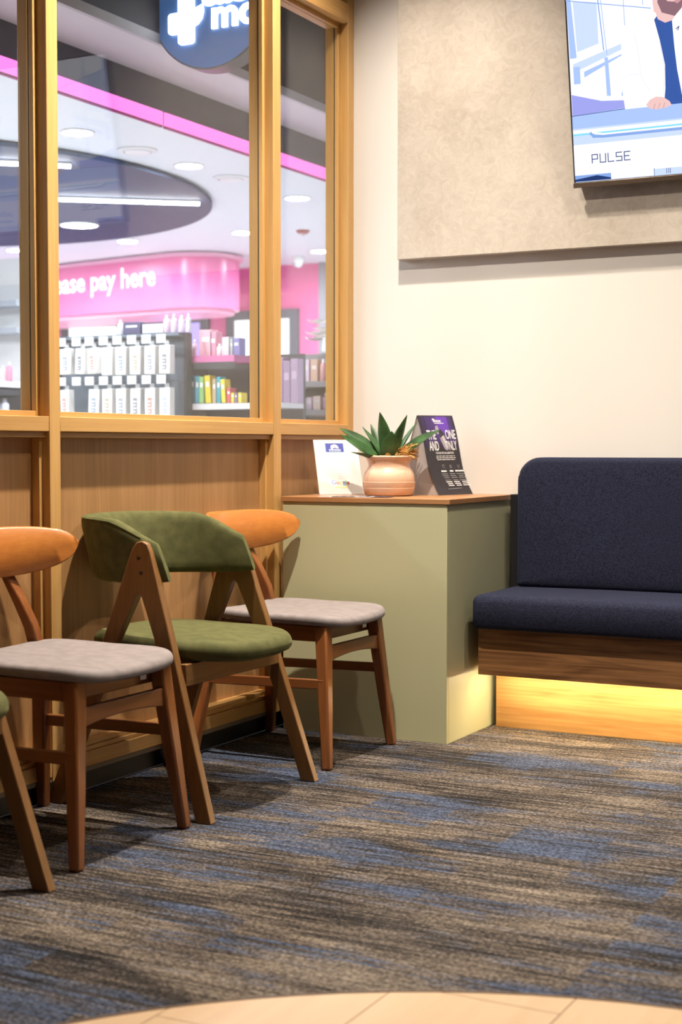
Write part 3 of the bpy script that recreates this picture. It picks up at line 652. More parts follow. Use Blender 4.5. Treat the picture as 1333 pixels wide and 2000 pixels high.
for k in range(620):
    a = random.uniform(0, 2 * math.pi); r = .072 * math.sqrt(random.random()); q = Vector((r * math.cos(a), r * math.sin(a), .136 + random.uniform(0, .018)))
    if k > 190: a = R(VIEW + 95) + random.gauss(0, .42); r = random.uniform(.035, .082); q = Vector((r * math.cos(a), r * math.sin(a), .140 + random.uniform(0, .050) * (r / .08)))
    b = random.uniform(0, 2 * math.pi) if k < 190 else a + random.gauss(0, 1.0); l_ = random.uniform(.012, .03) if k < 360 else random.uniform(.03, .055)
    e = random.uniform(-.2, .6); d = Vector((math.cos(b) * math.cos(e), math.sin(b) * math.cos(e), math.sin(e)))
    fib.tube([q, q + d * l_ * .5 + Vector((0, 0, .003)), q + d * l_ + Vector((0, 0, random.uniform(-.008, .002)))], .0010, 3)
tag(fib.build('coir_fibre', pbr('coir', (.62, .33, .085), .8), pot), 'loose golden coconut fibre', kind='stuff')

# ---- slanted acrylic card holder
n_ = Vector((.70, -.714, 0)).normalized(); e_ = Vector((.714, .70, 0)).normalized()
sg = empty('card_stand', (.128, -.345, CT)); tag(sg, 'white review card in slanted clear stand, left of the pot', 'sign')
LE = R(24); up_ = Vector((0, 0, 1)) * math.cos(LE) - n_ * math.sin(LE); fr_ = n_ * math.cos(LE) + Vector((0, 0, 1)) * math.sin(LE)
def cp(u, v, h=0.0): return tuple(e_ * u + up_ * v + fr_ * h)
CWD, CHT = .172, .226
def plate(name, u0, u1, v0, v1, h0, h1, mat, par):
    mb = MB(); vs = [cp(u, v, h) for h in (h0, h1) for u, v in ((u0, v0), (u1, v0), (u1, v1), (u0, v1))]
    return mb.add(vs, [(0, 1, 2, 3), (4, 5, 6, 7), (0, 1, 5, 4), (1, 2, 6, 5), (2, 3, 7, 6), (3, 0, 4, 7)]).build(name, mat, par)
crd = plate('card', -CWD / 2, CWD / 2, .003, CHT, 0, .0012, pbr('card_white', (.56, .555, .54), .35), sg)
plate('acrylic_back', -CWD / 2 - .001, CWD / 2 + .001, .002, CHT + .002, -.0022, -.0004, pbr('acrylic_edge', (.75, .78, .78), .15), sg)
mb = MB(); foot = [e_ * u - n_ * d + Vector((0, 0, z)) for z in (0, .002) for u, d in ((-CWD / 2, -.004), (CWD / 2, -.004), (CWD / 2, .085), (-CWD / 2, .085))]
mb.add(foot, [(0, 1, 2, 3), (4, 5, 6, 7), (0, 1, 5, 4), (1, 2, 6, 5), (2, 3, 7, 6), (3, 0, 4, 7)]).build('acrylic_foot', MAT['acrylic_edge'], sg)
p = Pic(lambda u, v, h: cp(u, v, .0012 + h), .00012)
kb = ink('royal_blue', (.035, .055, .32))
p.rect(-.042, .176, .030, .213, kb)
p.ell(-.006, .1915, .016, .0165, INK_W, 20, 0, 0, 180); p.rect(-.021, .191, -.013, .200, INK_W); p.rect(-.0195, .187, -.0145, .205, INK_W)
p.text('tab', -.006, .1985, .010, kb, 'c', .02); p.text('mc', -.003, .1915, .010, kb, 'c', .02)
p.dashes(-.006, .1842, .046, .0032, INK_W); p.dashes(-.006, .1788, .046, .0022, ink('pale_cyan', (.5, .75, .85)))
p.build('printed_logo', sg); p = Pic(lambda u, v, h: cp(u, v, .0012 + h), .00012)
for k, st in enumerate(('Scan this QR code to', 'make our day by leaving', 'us a review on')): p.text(st, -.003, .083 - k * .0095, .0085, INK_G, 'c', 0, width=(.078, .092, .054)[k])
gx = -.034
for ch, c_, wd in (('G', (.10, .22, .72), .017), ('o', (.75, .06, .03), .0105), ('o', (.85, .55, .03), .0105), ('g', (.10, .22, .72), .0105), ('l', (.06, .45, .12), .003), ('e', (.75, .06, .03), .0105)):
    p.text(ch, gx, .043, .0235, ink('logo_' + ''.join('%02d' % int(q * 99) for q in c_), c_), 'l', 0, width=wd); gx += wd + .0017
sy = ink('star_yellow', (.90, .72, .05))
for k in range(5):
    cu_, cv_ = -.018 + k * .0100, .0305
    p.poly([(cu_ + (.0042 if i % 2 == 0 else .0018) * math.sin(math.pi * i / 5), cv_ + (.0042 if i % 2 == 0 else .0018) * math.cos(math.pi * i / 5)) for i in range(10)], sy)
p.build('printed_text', sg)

# ---- tent brochure, ridge running back towards the wall
br = empty('tent_brochure', (.42, -.135, CT)); tag(br, 'black and purple folded tent brochure standing right of the pot', 'brochure')
F0, F1 = Vector((.486, -.240, 0)), Vector((.534, -.032, 0)); R0, R1 = Vector((.392, -.240, .300)), Vector((.446, -.034, .302)); K0, K1 = Vector((.300, -.225, 0)), Vector((.352, -.020, 0))
ORG = Vector((.42, -.135, 0))
nb = (F1 - F0).cross(R0 - F0).normalized(); nb = nb if nb.x > 0 else -nb
def bp_(u, v, h=0.0):
    a = F0.lerp(R0, v); b = F1.lerp(R1, v); q = a.lerp(b, u)
    return tuple(q - ORG + nb * (h + .012 * math.sin(v * 2 * math.pi) * -.5 - .010 * math.sin(v * math.pi)))
def bk_(u, v, h=0.0):
    q = K0.lerp(R0, v).lerp(K1.lerp(R1, v), u); return tuple(q - ORG)
M_CARDK = pbr('brochure_black', (.016, .013, .020), .4); M_CARDG = pbr('brochure_grey', (.34, .31, .30), .6)
def sheet(name, fn, mat, off, th=.0008, nv=16):
    vs = []; fs = []
    for h in (0, th):
        for j in range(nv + 1):
            for i in (0, 1): vs.append(Vector(fn(i, j / nv)) + off * h)
    n2 = 2 * (nv + 1)
    for s_ in (0, n2):
        for j in range(nv): fs.append((s_ + 2 * j, s_ + 2 * j + 1, s_ + 2 * j + 3, s_ + 2 * j + 2))
    for j in range(nv):
        for i in (0, 1): fs.append((2 * j + i, 2 * j + 2 + i, n2 + 2 * j + 2 + i, n2 + 2 * j + i))
    fs += [(0, 1, n2 + 1, n2), (2 * nv, 2 * nv + 1, n2 + 2 * nv + 1, n2 + 2 * nv)]
    return MB().add(vs, fs).build(name, mat, br, smooth=40)
sheet('front_sheet', bp_, M_CARDK, -nb); sheet('rear_sheet', bk_, M_CARDG, Vector((-1, 0, .3)).normalized())
# grey sheets added across the open ends, for the shaded inside
for (f, r, k, nm) in ((F0, R0, K0, 0), (F1, R1, K1, 1)):
    d = (F0 - F1).normalized() * (-.004 if nm == 0 else .004); vs = [q - ORG + d for q in (f.lerp(k, .03), r - Vector((0, 0, .006)), k.lerp(f, .03))]; vs = [Vector((q.x, q.y, max(q.z, .0))) for q in vs]
    mb = MB(); nv = 14; ed = [Vector(bp_(nm, j / nv)) + d - nb * .0012 for j in range(nv + 1)] + [Vector(bk_(nm, 1 - j / nv)) + d for j in range(nv + 1)]
    mb.prism([tuple(q) for q in ed], lambda q: q, lambda q: (q[0] + d.x * .2, q[1] + d.y * .2, q[2])).build('end_shade_sheet', M_CARDG, br)
p = Pic(lambda u, v, h: bp_(u, v, .0003 + h), .00008)
pv, pd = ink('violet', (.13, .045, .42)), ink('deep_violet', (.060, .030, .160))
p.rect(.03, .60, .97, .985, ink('dusk_violet', (.030, .018, .062)), 1, 8); p.rect(.18, .66, .92, .985, ink('mid_violet', (.052, .026, .130)), 1, 8); p.rect(.34, .72, .84, .985, pd, 1, 6); p.rect(.48, .78, .80, .985, pv, 1, 4)
p.text('Botox', .40, .915, .055, INK_W, 'l', .02, width=.22); p.ell(.415, .948, .035, .012, INK_W); p.dashes(.42, .895, .26, .009, INK_W, 'l')
for st, u0, v0, wd in (('THE', .135, .700, .24), ('ONE', .655, .705, .29), ('AND', .135, .565, .27), ('ONLY', .60, .570, .33)): p.text(st, u0, v0, .160, INK_W, 'l', .012, width=wd)
vs_, vd, vl = ink('vial_steel', (.34, .31, .36)), ink('vial_dark', (.035, .028, .045)), ink('vial_light', (.58, .54, .62))
p.poly([(.40, .80), (.52, .83), (.545, .80), (.44, .755)], vd)                                              # vial: cap, neck, barrel
p.ell(.445, .815, .050, .058, vs_, 20, -25); p.poly([(.47, .79), (.54, .83), (.62, .775), (.55, .735)], vd)
p.poly([(.455, .735), (.60, .775), (.70, .61), (.665, .575), (.60, .565), (.56, .585)], vs_); p.poly([(.53, .735), (.58, .75), (.66, .60), (.63, .585)], vl); p.poly([(.46, .735), (.60, .775), (.615, .755), (.475, .715)], vd)
p.text('THE ONE WITH NO SUBSTITUTES', .54, .520, .036, INK_W, 'c', .015, width=.52)
for k, wd in enumerate((.54, .56, .52)):
    p.dashes(.55, .492 - k * .022, wd, .007, INK_W)
p.stroke([(.40, .345), (.40, .385), (.45, .385), (.45, .345)], .006, INK_G); p.ell(.63, .365, .028, .020, INK_G, 16); p.ell(.63, .365, .020, .013, M_CARDK, 16); p.stroke([(.83, .385), (.86, .345), (.89, .385)], .006, INK_G)
for cu_, wd in ((.40, .15), (.62, .10), (.85, .24)):
    p.dashes(cu_, .300, wd, .018, INK_W)
    for k in range(7): p.dashes(cu_ + .012 * k, .270 - k * .024 - (.008 if k > 2 else 0), .15 + .03 * ((k * 7 + int(cu_ * 10)) % 3) * (1 if cu_ > .8 else .4), .006 if k < 4 else .009, INK_G if k < 4 else INK_W)
p.stroke([(.32, .075), (.72, .085)], .004, INK_G)
p.build('printed_front', br)

# ---- loose leaflets lying on the counter
for k, (x, y, rz, mat, lb) in enumerate(((.315, -.532, 9, pbr('leaflet_dark', (.045, .038, .060), .3), 'dark glossy leaflet lying flat in front of the pot'), (.262, -.536, 3, pbr('leaflet_pale', (.62, .56, .60), .3), 'pale leaflet lying under the dark leaflet on the counter'))):
    lf = empty('leaflet', (x, y, CT + (.0015 if k == 0 else 0)), R(rz)); tag(lf, lb, 'leaflet', 'leaflets on the counter')
    B(-.105, .105, -.05, .05, .0002, .0014).build('sheet', mat, lf)
    q = Pic(lambda u, v, h: (u, v, .0014 + h), .0001)
    for j in range(5): q.rect(-.09 + j * .03, -.035, -.072 + j * .03, -.012 + .01 * (j % 3), INK_W if k == 0 else INK_K)
    q.build('printing', lf)

ORD = ['first', 'second', 'third', 'fourth', 'fifth', 'sixth', 'seventh', 'eighth', 'ninth', 'tenth', 'eleventh', 'twelfth', 'thirteenth', 'fourteenth', 'fifteenth', 'sixteenth', 'seventeenth', 'eighteenth']
# ================================================================== THE SHOP'S THINGS, BEHIND THE GLASS
M_LAMP = emis('downlight_glow', (.91, .97, 1.0), SHOP_EMIT)
def downlight(x, y, z, lab, r=.068, name='shop_downlight', mat=None):
    t = empty(name, (x, y, z)); tag(t, lab, 'downlight', 'round downlights in the shop ceiling')
    MB().lathe([(r + .014, 0), (r + .014, -.006), (r, -.008), (r, -.001)], 28, caps=False).build('trim_ring', M_WHITE, t, smooth=40)
    MB().lathe([(r, -.003), (r * .6, -.004), (0.001, -.004)], 28).build('lens', mat or M_LAMP, t)
    return t
rows = {-1.585: [-2.4, -1.5, -.75, .27, 1.20, 2.34, 3.5], -2.61: [-2.2, -1.2, 3.40, 4.50], -3.56: [-2.2, -1.2, 3.38, 4.42], -4.58: [-1.2, 3.39, 4.4], -5.58: [0.2, 1.6, 3.0, 4.41], -6.6: [.4, 2.2, 4.0]}  # spots without a name below are unseen, added to brighten shop and displays
names = {(-1.585, .27): 'round downlight just left of the round raft tip, near the fascia', (-1.585, 1.20): 'round downlight between two pale ceiling discs under the pink strip', (-1.585, 2.34): 'round downlight high in the narrow right-hand pane', (-2.61, 3.40): 'round downlight left of the red detector', (-2.61, 4.50): 'round downlight low in the narrow right-hand pane', (-3.56, 3.38): 'round downlight just above the pink pay-here bulkhead', (-4.58, 3.39): 'round downlight under the round raft in the left pane', (-5.58, 4.41): 'lowest round downlight at the left edge'}
for x, ys in rows.items():
    for y in ys: downlight(x, y, SHOP_Z, names.get((x, y), 'unseen round downlight added to brighten the shop'))
for x, y, lb in ((-1.59, .75, 'pale round ceiling vent near the joint of the pink strip'), (-1.585, 1.61, 'pale round ceiling vent above the pay-here bulkhead end')):
    t = empty('ceiling_vent', (x, y, SHOP_Z)); tag(t, lb, 'vent', 'round vents in the shop ceiling')
    MB().lathe([(.10, 0), (.10, -.006), (.088, -.012), (.075, -.012), (.070, -.006)], 32, caps=False).build('outer_ring', M_WHITE, t, smooth=40)
    MB().lathe([(.066, -.002), (.062, -.014), (.03, -.017), (.001, -.018)], 32).build('centre_disc', pbr('vent_white', (.86, .86, .86), .5), t, smooth=40)
t = empty('smoke_detector', (-2.21, 3.52, SHOP_Z)); tag(t, 'small reddish ceiling detector in the narrow right-hand pane', 'detector')
MB().lathe([(.045, 0), (.045, -.012), (.03, -.022), (.001, -.023)], 20).build('base', pbr('detector_red', (.42, .10, .09), .5), t, smooth=40)
MB().lathe([(.012, -.022), (.012, -.04), (.001, -.042)], 12).build('sensor', M_WHITE, t, smooth=40)
t = empty('dome_camera', (-2.93, 4.72, SHOP_Z)); tag(t, 'white dome camera hanging before the pink wall', 'camera')
MB().lathe([(.05, 0), (.05, -.03), (.042, -.045)], 20).build('housing', M_WHITE, t, smooth=40); MB().lathe([(.042, -.045), (.038, -.065), (.02, -.082), (.001, -.086)], 20).build('dome', pbr('dome_grey', (.5, .52, .56), .15), t, smooth=60)

# ---- dark oval ceiling raft with lamps under it
rf = empty('ceiling_raft', (-3.76, 1.16, SHOP_Z - .03)); tag(rf, 'dark blue-grey round raft hung under the shop ceiling', 'ceiling raft')
poly = []
for k in range(96): poly.append((1.97 * math.cos(2 * math.pi * k / 96), 1.97 * math.sin(2 * math.pi * k / 96)))
MB().prism(poly, lambda q: (q[0], q[1], 0), lambda q: (q[0], q[1], .02)).build('raft_body', pbr('raft_slate', (.050, .075, .135), .6, spec=.2), rf, smooth=40)
for q in ((-.8, -.3), (.8, .3), (-.4, .4)): MB().tube([(q[0], q[1], .02), (q[0], q[1], .03)], .03, 8).build('hanger', M_STEEL, rf)
for (a, b, lb) in (((-2.71, 1.50), (-2.06, 2.02), 'white linear lamp below the round raft, ending at its tip'), ((-2.55, .24), (-1.995, .74), 'white linear lamp at the near edge of the raft, behind the left post')):
    m_ = ((a[0] + b[0]) / 2, (a[1] + b[1]) / 2); t = empty('linear_lamp', (*m_, SHOP_Z - .04)); tag(t, lb, 'lamp', 'white linear lamps under the raft')
    MB().bar([(a[0] - m_[0], a[1] - m_[1], -.008), (b[0] - m_[0], b[1] - m_[1], -.008)], (.036, .012), side=(0, 1, 0)).build('diffuser', emis('linear_glow', (1, 1, 1), 22.0), t)
    MB().bar([(a[0] - m_[0], a[1] - m_[1], .004), (b[0] - m_[0], b[1] - m_[1], .004)], (.044, .010), side=(0, 1, 0)).build('housing', M_WHITE, t)
downlight(-3.26, 2.44, SHOP_Z - .03, 'wide glowing disc lamp set in the round raft', .115, 'raft_disc_lamp', emis('raft_disc_glow', (1, .99, .97), 60.0))['group'] = 'lamps in the raft'

# ---- round illuminated blade sign
RS = .286; rs = empty('round_sign', (-.4825, -.30, 2.818)); tag(rs, 'round blue illuminated blade sign reading tab mc with white cross', 'sign')
def ydisc(r0, prof, mat, name, n=64):
    mb = MB(); rings = [[(r * math.cos(2 * math.pi * k / n), y, r * math.sin(2 * math.pi * k / n)) for k in range(n)] for r, y in prof]; return mb.loft(rings).build(name, mat, rs, smooth=40)
ydisc(RS, [(RS * .985, .0), (RS, .004), (RS, .085), (RS * .985, .09)], pbr('sign_rim', (.05, .055, .07), .3), 'drum')
ydisc(RS, [(RS * .975, -.002), (RS * .975, .003)], pbr('sign_blue', (.055, .15, .40), .35, emit=(.06, .17, .42), es=.35), 'face')
MB().tube([(0, .045, RS - .01), (0, .045, .455)], .014, 10).build('hanging_rod', M_CHARCOAL, rs)
M_SIGNW = emis('sign_white', (.92, .96, 1), 3.2)
def sxz(u, v, h): return (u, -.004 - h, v)
p = Pic(sxz, .0004)
cx, cz = -.105, -.092
def solid_text(st, u, v, size, bold, width=None):
    vs, fs = text_polys(st, bold); x0 = min(q[0] for q in vs); x1 = max(q[0] for q in vs); sx = width / (x1 - x0) if width else size; mb = MB()
    for y in (-.003, -.014): mb.add([(u + (q[0] - x0) * sx, y, v + q[1] * size) for q in vs], fs)
    from collections import Counter
    ec = Counter(); 
    for f in fs:
        for i in range(len(f)): ec[tuple(sorted((f[i], f[(i + 1) % len(f)])))] += 1
    n = len(vs); side = [(a, b, n + b, n + a) for (a, b), c in ec.items() if c == 1]
    mb.f += side; mb.m += [0] * len(side); return mb
solid_text('mc', .012, -.129, .158, .028, .196).build('lettering_mc', M_SIGNW, rs); solid_text('tab', -.048, -.036, .158, .028, .245).build('lettering_tab', M_SIGNW, rs)
def ypoly(poly, name, y0=-.003, y1=-.014, mat=None): return MB().prism(poly, lambda q: (q[0], y0, q[1]), lambda q: (q[0], y1, q[1])).build(name, mat or M_SIGNW, rs, bevel=.0)
def rr(x0, x1, z0, z1, r): return rrect(x0, x1, z0, z1, r, 5)
ypoly(rr(-.193, -.120, -.133, -.050, .014), 'cross_arm'); ypoly(rr(-.146, -.072, -.178, -.095, .014), 'cross_foot'); ypoly(rr(-.146, -.072, -.062, .012, .014), 'cross_head')
lf_ = [(-.140, -.118), (-.136, -.085), (-.118, -.060), (-.090, -.046), (-.062, -.042), (-.030, -.030), (-.028, -.058), (-.036, -.085), (-.054, -.104), (-.075, -.112), (-.100, -.115)]
ypoly(lf_, 'cross_leaf', -.003, -.0146)
p = Pic(lambda u, v, h: (u, -.0152 - h, v), .0002); sl = pbr('sign_line', (.10, .16, .30), .5)
p.stroke([(-.147, -.125), (-.150, -.092), (-.140, -.060), (-.118, -.032), (-.075, -.012)], .0035, sl).stroke([(-.143, -.125), (-.138, -.085), (-.120, -.060), (-.092, -.047), (-.062, -.044)], .003, sl).stroke([(-.140, -.122), (-.122, -.096), (-.10, -.088), (-.070, -.083)], .003, sl)
p.build('leaf_lines', rs)

# ---- pink pay-here bulkhead with a rounded end
D0 = Vector((-4.83, 4.216, 0)); D1 = Vector((-3.647, 4.022, 0)); dv = (D1 - D0).normalized(); nn = Vector((dv.y, -dv.x, 0)); nn = nn if nn.y < 0 else -nn
S0 = D0 - dv * 1.1; S1 = D1 + dv * .0; RC = .32; ctr = S1 - nn * RC; plan = [S0 - nn * .64, S0]
plan.append(S1)
for k in range(1, 17):
    a = math.pi * k / 16; plan.append(ctr + nn * RC * math.cos(a) + dv * RC * math.sin(a))
pb = empty('pay_sign_bulkhead', (-4.4, 4.5, 2.08)); tag(pb, 'glossy pink rounded bulkhead lettered please pay here', 'sign'); OB = Vector((-4.4, 4.5, 2.08))
def slab(z0, z1, grow, mat, name):
    pts = []
    c0 = sum(plan, Vector()) / len(plan)
    for q in plan: d = (q - c0).normalized(); pts.append(q + d * grow)
    return MB().prism([(q.x, q.y) for q in pts], lambda q: (q[0] - OB.x, q[1] - OB.y, z0), lambda q: (q[0] - OB.x, q[1] - OB.y, z1)).build(name, mat, pb, smooth=40)
slab(.0, .38, 0, pbr('bulkhead_pink', (.84, .19, .42), .28), 'fascia'); slab(.38, .41, .03, pbr('bulkhead_pale', (.92, .45, .62), .4), 'top_lip'); slab(-.03, .0, -.04, pbr('bulkhead_pale', (.92, .45, .62), .4), 'bottom_sheen')  # pale pink of the bottom lip paints in the lamps' reflection
led_pts = [q + (q - sum(plan, Vector()) / len(plan)).normalized() * -.02 for q in plan[1:]]
vs, fs = text_polys('please pay here', .02); x0, x1 = min(q[0] for q in vs), max(q[0] for q in vs); TWd = 1.27; mb = MB()
tr_ = Vector((-3.775, 4.043, 0)); sx = TWd / (x1 - x0)
mb.add([tuple(tr_ - OB + dv * ((q[0] - x1) * sx) + nn * .012 + Vector((0, 0, 2.262 + q[1] * .215))) for q in vs], fs).build('lettering', emis('pay_letters', (1, .97, .98), 1.6), pb)

# ---- framed wall screens on the pink wall
for x0, x1, z0, kind, lb in ((-5.53, -4.85, 1.30, 0, 'dark-framed white panel at the left end of the pink wall'), (-4.665, -4.005, 1.30, 1, 'dark-framed panel with violet glow in the middle of the pink wall'), (-3.825, -3.15, 1.30, 0, 'dark-framed bright white panel at the right end of the pink wall')):
    t = empty('wall_panel', ((x0 + x1) / 2, 5.14, z0)); tag(t, lb, 'panel', 'framed panels on the pink wall'); h = (x1 - x0) / 2; zt = 2.145 - z0; fm = pbr('panel_frame', (.10, .115, .14), .5)
    for a, b, c, d in ((-h, -h + .075, 0, zt), (h - .075, h, 0, zt), (-h + .075, h - .075, zt - .075, zt), (-h + .075, h - .075, 0, .06)): B(a, b, -.04, -.002, c, d).build('frame', fm, t)
    B(-h + .075, h - .075, -.02, -.003, .06, zt - .075).build('lit_sheet', emis('panel_white', (1, 1, 1), 1.3) if kind == 0 else emis('panel_violet', (.50, .40, 1.0), 1.0), t)

# ---- pegboard display with hanging packs
gd = empty('peg_display', (-1.95, .86, 0)); tag(gd, 'dark slate peg display hung with white packs', 'display stand'); M_SLATE = pbr('slate_board', (.14, .175, .22), .5)
B(-.19, .575, -.015, .015, .12, 1.60).build('peg_board', M_SLATE, gd); B(.575, .592, -.030, .018, 0, 1.602).build('end_panel', M_CHARCOAL, gd); B(-.205, -.19, -.075, .018, 0, 1.602).build('end_panel', M_CHARCOAL, gd); B(-.19, .575, -.14, .015, 0, .12).build('base', M_CHARCOAL, gd)
B(-.19, .575, -.075, -.015, 1.585, 1.60).build('top_shelf', M_SLATE, gd)
def px_x(px): return -1.358 - (340 - px) * .00313           # spacing along the display, in metres
packcols = [(.34, .36, .42), (.25, .25, .28), (.55, .30, .24), (.45, .50, .70), (.30, .36, .44), (.50, .42, .30)]
white_p = pbr('pack_white', (.86, .845, .82), .5)
hooks = [116, 146, 172, 200, 227, 255, 283, 311]
for row, (ztag, ztop, hh) in enumerate(((1.566, 1.535, .140), (1.368, 1.328, .150))):
    for i, hx in enumerate(hooks):
        x = px_x(hx + 16)
        hk = MB().tube([(x - .015 + 1.95, -.015, ztag), (x - .015 + 1.95, -.155, ztag - .004)], .0025, 6).build('hook', M_STEEL, gd)
        B(x - .050 + 1.95, x + .004 + 1.95, -.160, -.157, ztag - .021, ztag + .021).build('price_tag', M_WHITE, hk)
        if (row == 1 and i == 1): continue
        wd = .064 if row == 0 else .060; hgt = hh * (1.0 if i > 2 else .93)
        pk = empty('hanging_pack', (x - .012, .735, ztop - hgt)); tag(pk, 'white boxed pack, %s from the right on the %s hooks of the peg display' % (ORD[7 - i], ('upper', 'lower')[row]), 'pack', ('packs on the upper hooks', 'packs on the lower hooks')[row])
        if i < 3: pk.rotation_euler = (0, R(random.uniform(-5, 5)), R(random.uniform(-12, 12)))
        B(-wd / 2, wd / 2, -.022, .022, 0, hgt).build('carton', white_p, pk, bevel=.002, segs=1)
        B(-.012, .012, -.002, .002, hgt, hgt + .022).build('hang_tab', pbr('clear_tab', (.70, .72, .74), .3), pk)
        c = packcols[(i + row * 2) % 6]
        q = Pic(lambda u, v, h: (u, -.0222 - h, v), .0003); q.rect(-.013, hgt * .15, .013, hgt * .68, ink('pack_%d' % ((i + row * 2) % 6), c))
        for k in range(4): q.rect(-.010, hgt * (.2 + .11 * k), .004 + .004 * (k % 2), hgt * (.25 + .11 * k), INK_W)
        q.build('printing', pk)
# stock on top of the display
tops = [(208, 12, .055, 'bottle', (.80, .80, .84)), (224, 34, .060, 'box', (.07, .07, .16)), (262, 40, .045, 'box', (.78, .78, .84)), (297, 14, .068, 'tube', (.82, .62, .74)), (312, 12, .070, 'tube', (.84, .68, .78)), (326, 12, .064, 'tube', (.80, .66, .82)), (340, 10, .070, 'bottle', (.85, .83, .90))]
tops_lab = ['pale bottle standing at the left on top of the peg display', 'dark navy box lying on top of the peg display', 'pale silver box lying on top of the peg display', 'pink tube leftmost on top of the peg display', 'pink tube between two tubes on top of the peg display', 'mauve tube beside the pale bottle on top of the peg display', 'pale bottle at the end panel on top of the peg display']
def bottle(name, loc, r, h, rgb, lab, cat, grp, cap=(.85, .85, .86)):
    t = empty(name, loc); tag(t, lab, cat, grp); k = '_'.join('%02d' % int(c * 99) for c in rgb)
    MB().lathe([(r * .9, 0), (r, .004), (r, h * .68), (r * .8, h * .76), (r * .38, h * .80), (r * .38, h * .84)], 16).build('body', pbr('product_' + k, rgb, .35), t, smooth=40)
    MB().lathe([(r * .48, h * .82), (r * .48, h * .97), (r * .3, h)], 12).build('cap', pbr('cap_' + '_'.join('%02d' % int(c * 99) for c in cap), cap, .35), t, smooth=40); return t
def carton(name, loc, wd, dp, h, rgb, lab, cat, grp, rz=0.0, tilt=0.0, band=(.85, .85, .85)):
    t = empty(name, loc, R(rz)); t.rotation_euler = (0, R(tilt), R(rz)); tag(t, lab, cat, grp); k = '_'.join('%02d' % int(c * 99) for c in rgb)
    B(-wd / 2, wd / 2, -dp / 2, dp / 2, 0, h).build('box_body', pbr('product_' + k, rgb, .45), t, bevel=.0015, segs=1)
    B(-wd * .32, wd * .32, -dp / 2 - .0008, -dp / 2, h * .55, h * .72).build('printed_band', pbr('band_' + '_'.join('%02d' % int(c * 99) for c in band), band, .5), t); return t
for (px, wpx, h, kd, c), lb in zip(tops, tops_lab):
    wd = wpx * .00313; x = px_x(px + wpx / 2)
    if kd == 'box': carton('boxed_product', (x, .825, 1.6025), wd, .05, h, c, lb, 'box', 'stock on top of the peg display')
    else: bottle('bottled_product', (x, .825, 1.6025), wd * .42, h + .02, c, lb, 'bottle' if kd == 'bottle' else 'tube', 'stock on top of the peg display')

# ---- shelf unit right of the peg display
sb = empty('shelf_unit', (-1.17, 1.02, 0)); tag(sb, 'charcoal shelf unit with pink shelf and colourful books', 'shelf unit')
SBZ = {'top': 1.487, 'low': 1.253}
B(-.27, .30, .12, .14, 0, 1.50).build('back_board', M_CHARCOAL, sb); B(-.28, -.27, -.138, .14, 0, 1.50).build('end_panel', M_CHARCOAL, sb); B(-.27, .30, -.138, .12, 0, .10).build('base', M_CHARCOAL, sb)
B(-.27, .055, -.138, .06, 1.455, 1.487).build('shelf', pbr('shelf_pink', (.62, .16, .36), .45), sb); B(-.27, .055, -.14, -.138, 1.420, 1.455).build('shelf_edge', M_CHARCOAL, sb)
B(-.27, .30, -.138, .12, 1.228, 1.252).build('shelf', pbr('shelf_pale', (.62, .60, .60), .5), sb); B(-.27, .30, -.142, -.138, 1.222, 1.252).build('price_rail', pbr('rail_pale', (.70, .68, .68), .4), sb)
B(-.27, .30, -.138, .12, .85, .87).build('shelf', M_CHARCOAL, sb)
def bx(px): return -1.429 + (px - 357) * .0030
books = [(363, 9, .142, (.18, .40, .62), 0), (373, 9, .140, (.10, .24, .36), 0), (383, 8, .135, (.10, .38, .48), 0), (391, 9, .132, (.28, .52, .18), 0), (404, 11, .138, (.80, .60, .03), -4), (417, 7, .120, (.50, .38, .22), 0), (425, 8, .130, (.03, .34, .42), 0), (435, 8, .118, (.82, .66, .05), -4), (445, 7, .074, (.62, .10, .12), 0), (453, 6, .050, (.80, .62, .06), 0), (460, 5, .048, (.24, .15, .30), 0), (467, 6, .050, (.78, .62, .05), 0)]
blab = ['light blue book at the left end of the shelf', 'dark blue book second from the left on the shelf', 'teal blue book left of the green book', 'green book on the shelf', 'tall yellow book leaning on the shelf', 'tan book between yellow and teal books', 'dark teal book right of the tan book', 'leaning yellow book right of the dark teal book', 'short red book on the shelf', 'small yellow packet beside the red book', 'small purple packet between yellow packets', 'small yellow packet at the right end of the book row']
for (px, wpx, h, c, tl), lb in zip(books, blab):
    wd = wpx * .0030 * .92; t = empty('book', (bx(px + wpx / 2), .968, SBZ['low'])); t.rotation_euler = (0, R(tl), 0); tag(t, lb, 'book', 'books on the shelf unit'); k = '_'.join('%02d' % int(q * 99) for q in c)
    B(-wd / 2, wd / 2, -.075, -.02, .001 + abs(tl) * .0004, h).build('cover', pbr('book_' + k, c, .5), t); B(-wd / 2 + .0015, wd / 2 - .0015, -.07, -.0175, .004 + abs(tl) * .0004, h + .0006).build('pages', pbr('paper', (.80, .77, .70), .8), t)
    B(-wd * .3, wd * .3, -.0756, -.075, h * .60, h * .78).build('spine_label', INK_W, t)
topst = [(358, 12, .100, 'b', (.82, .62, .74)), (370, 9, .085, 'b', (.86, .74, .82)), (386, 26, .130, 'c', (.86, .46, .54)), (408, 12, .118, 'c', (.74, .30, .42)), (418, 12, .060, 'b', (.88, .80, .78)), (431, 14, .090, 'c', (.72, .64, .68)), (447, 5, .082, 'c', (.42, .50, .48)), (453, 12, .085, 'c', (.22, .20, .45))]
tlab = ['pink bottle left of the large pink carton', 'slim pale pink bottle on the pink shelf', 'large light pink carton on the pink shelf', 'deeper pink carton beside the large pink one', 'round cream bottle before the pink cartons', 'pale mauve carton on the pink shelf', 'slim grey-green carton on the pink shelf', 'violet-blue carton at the right end of the pink shelf']
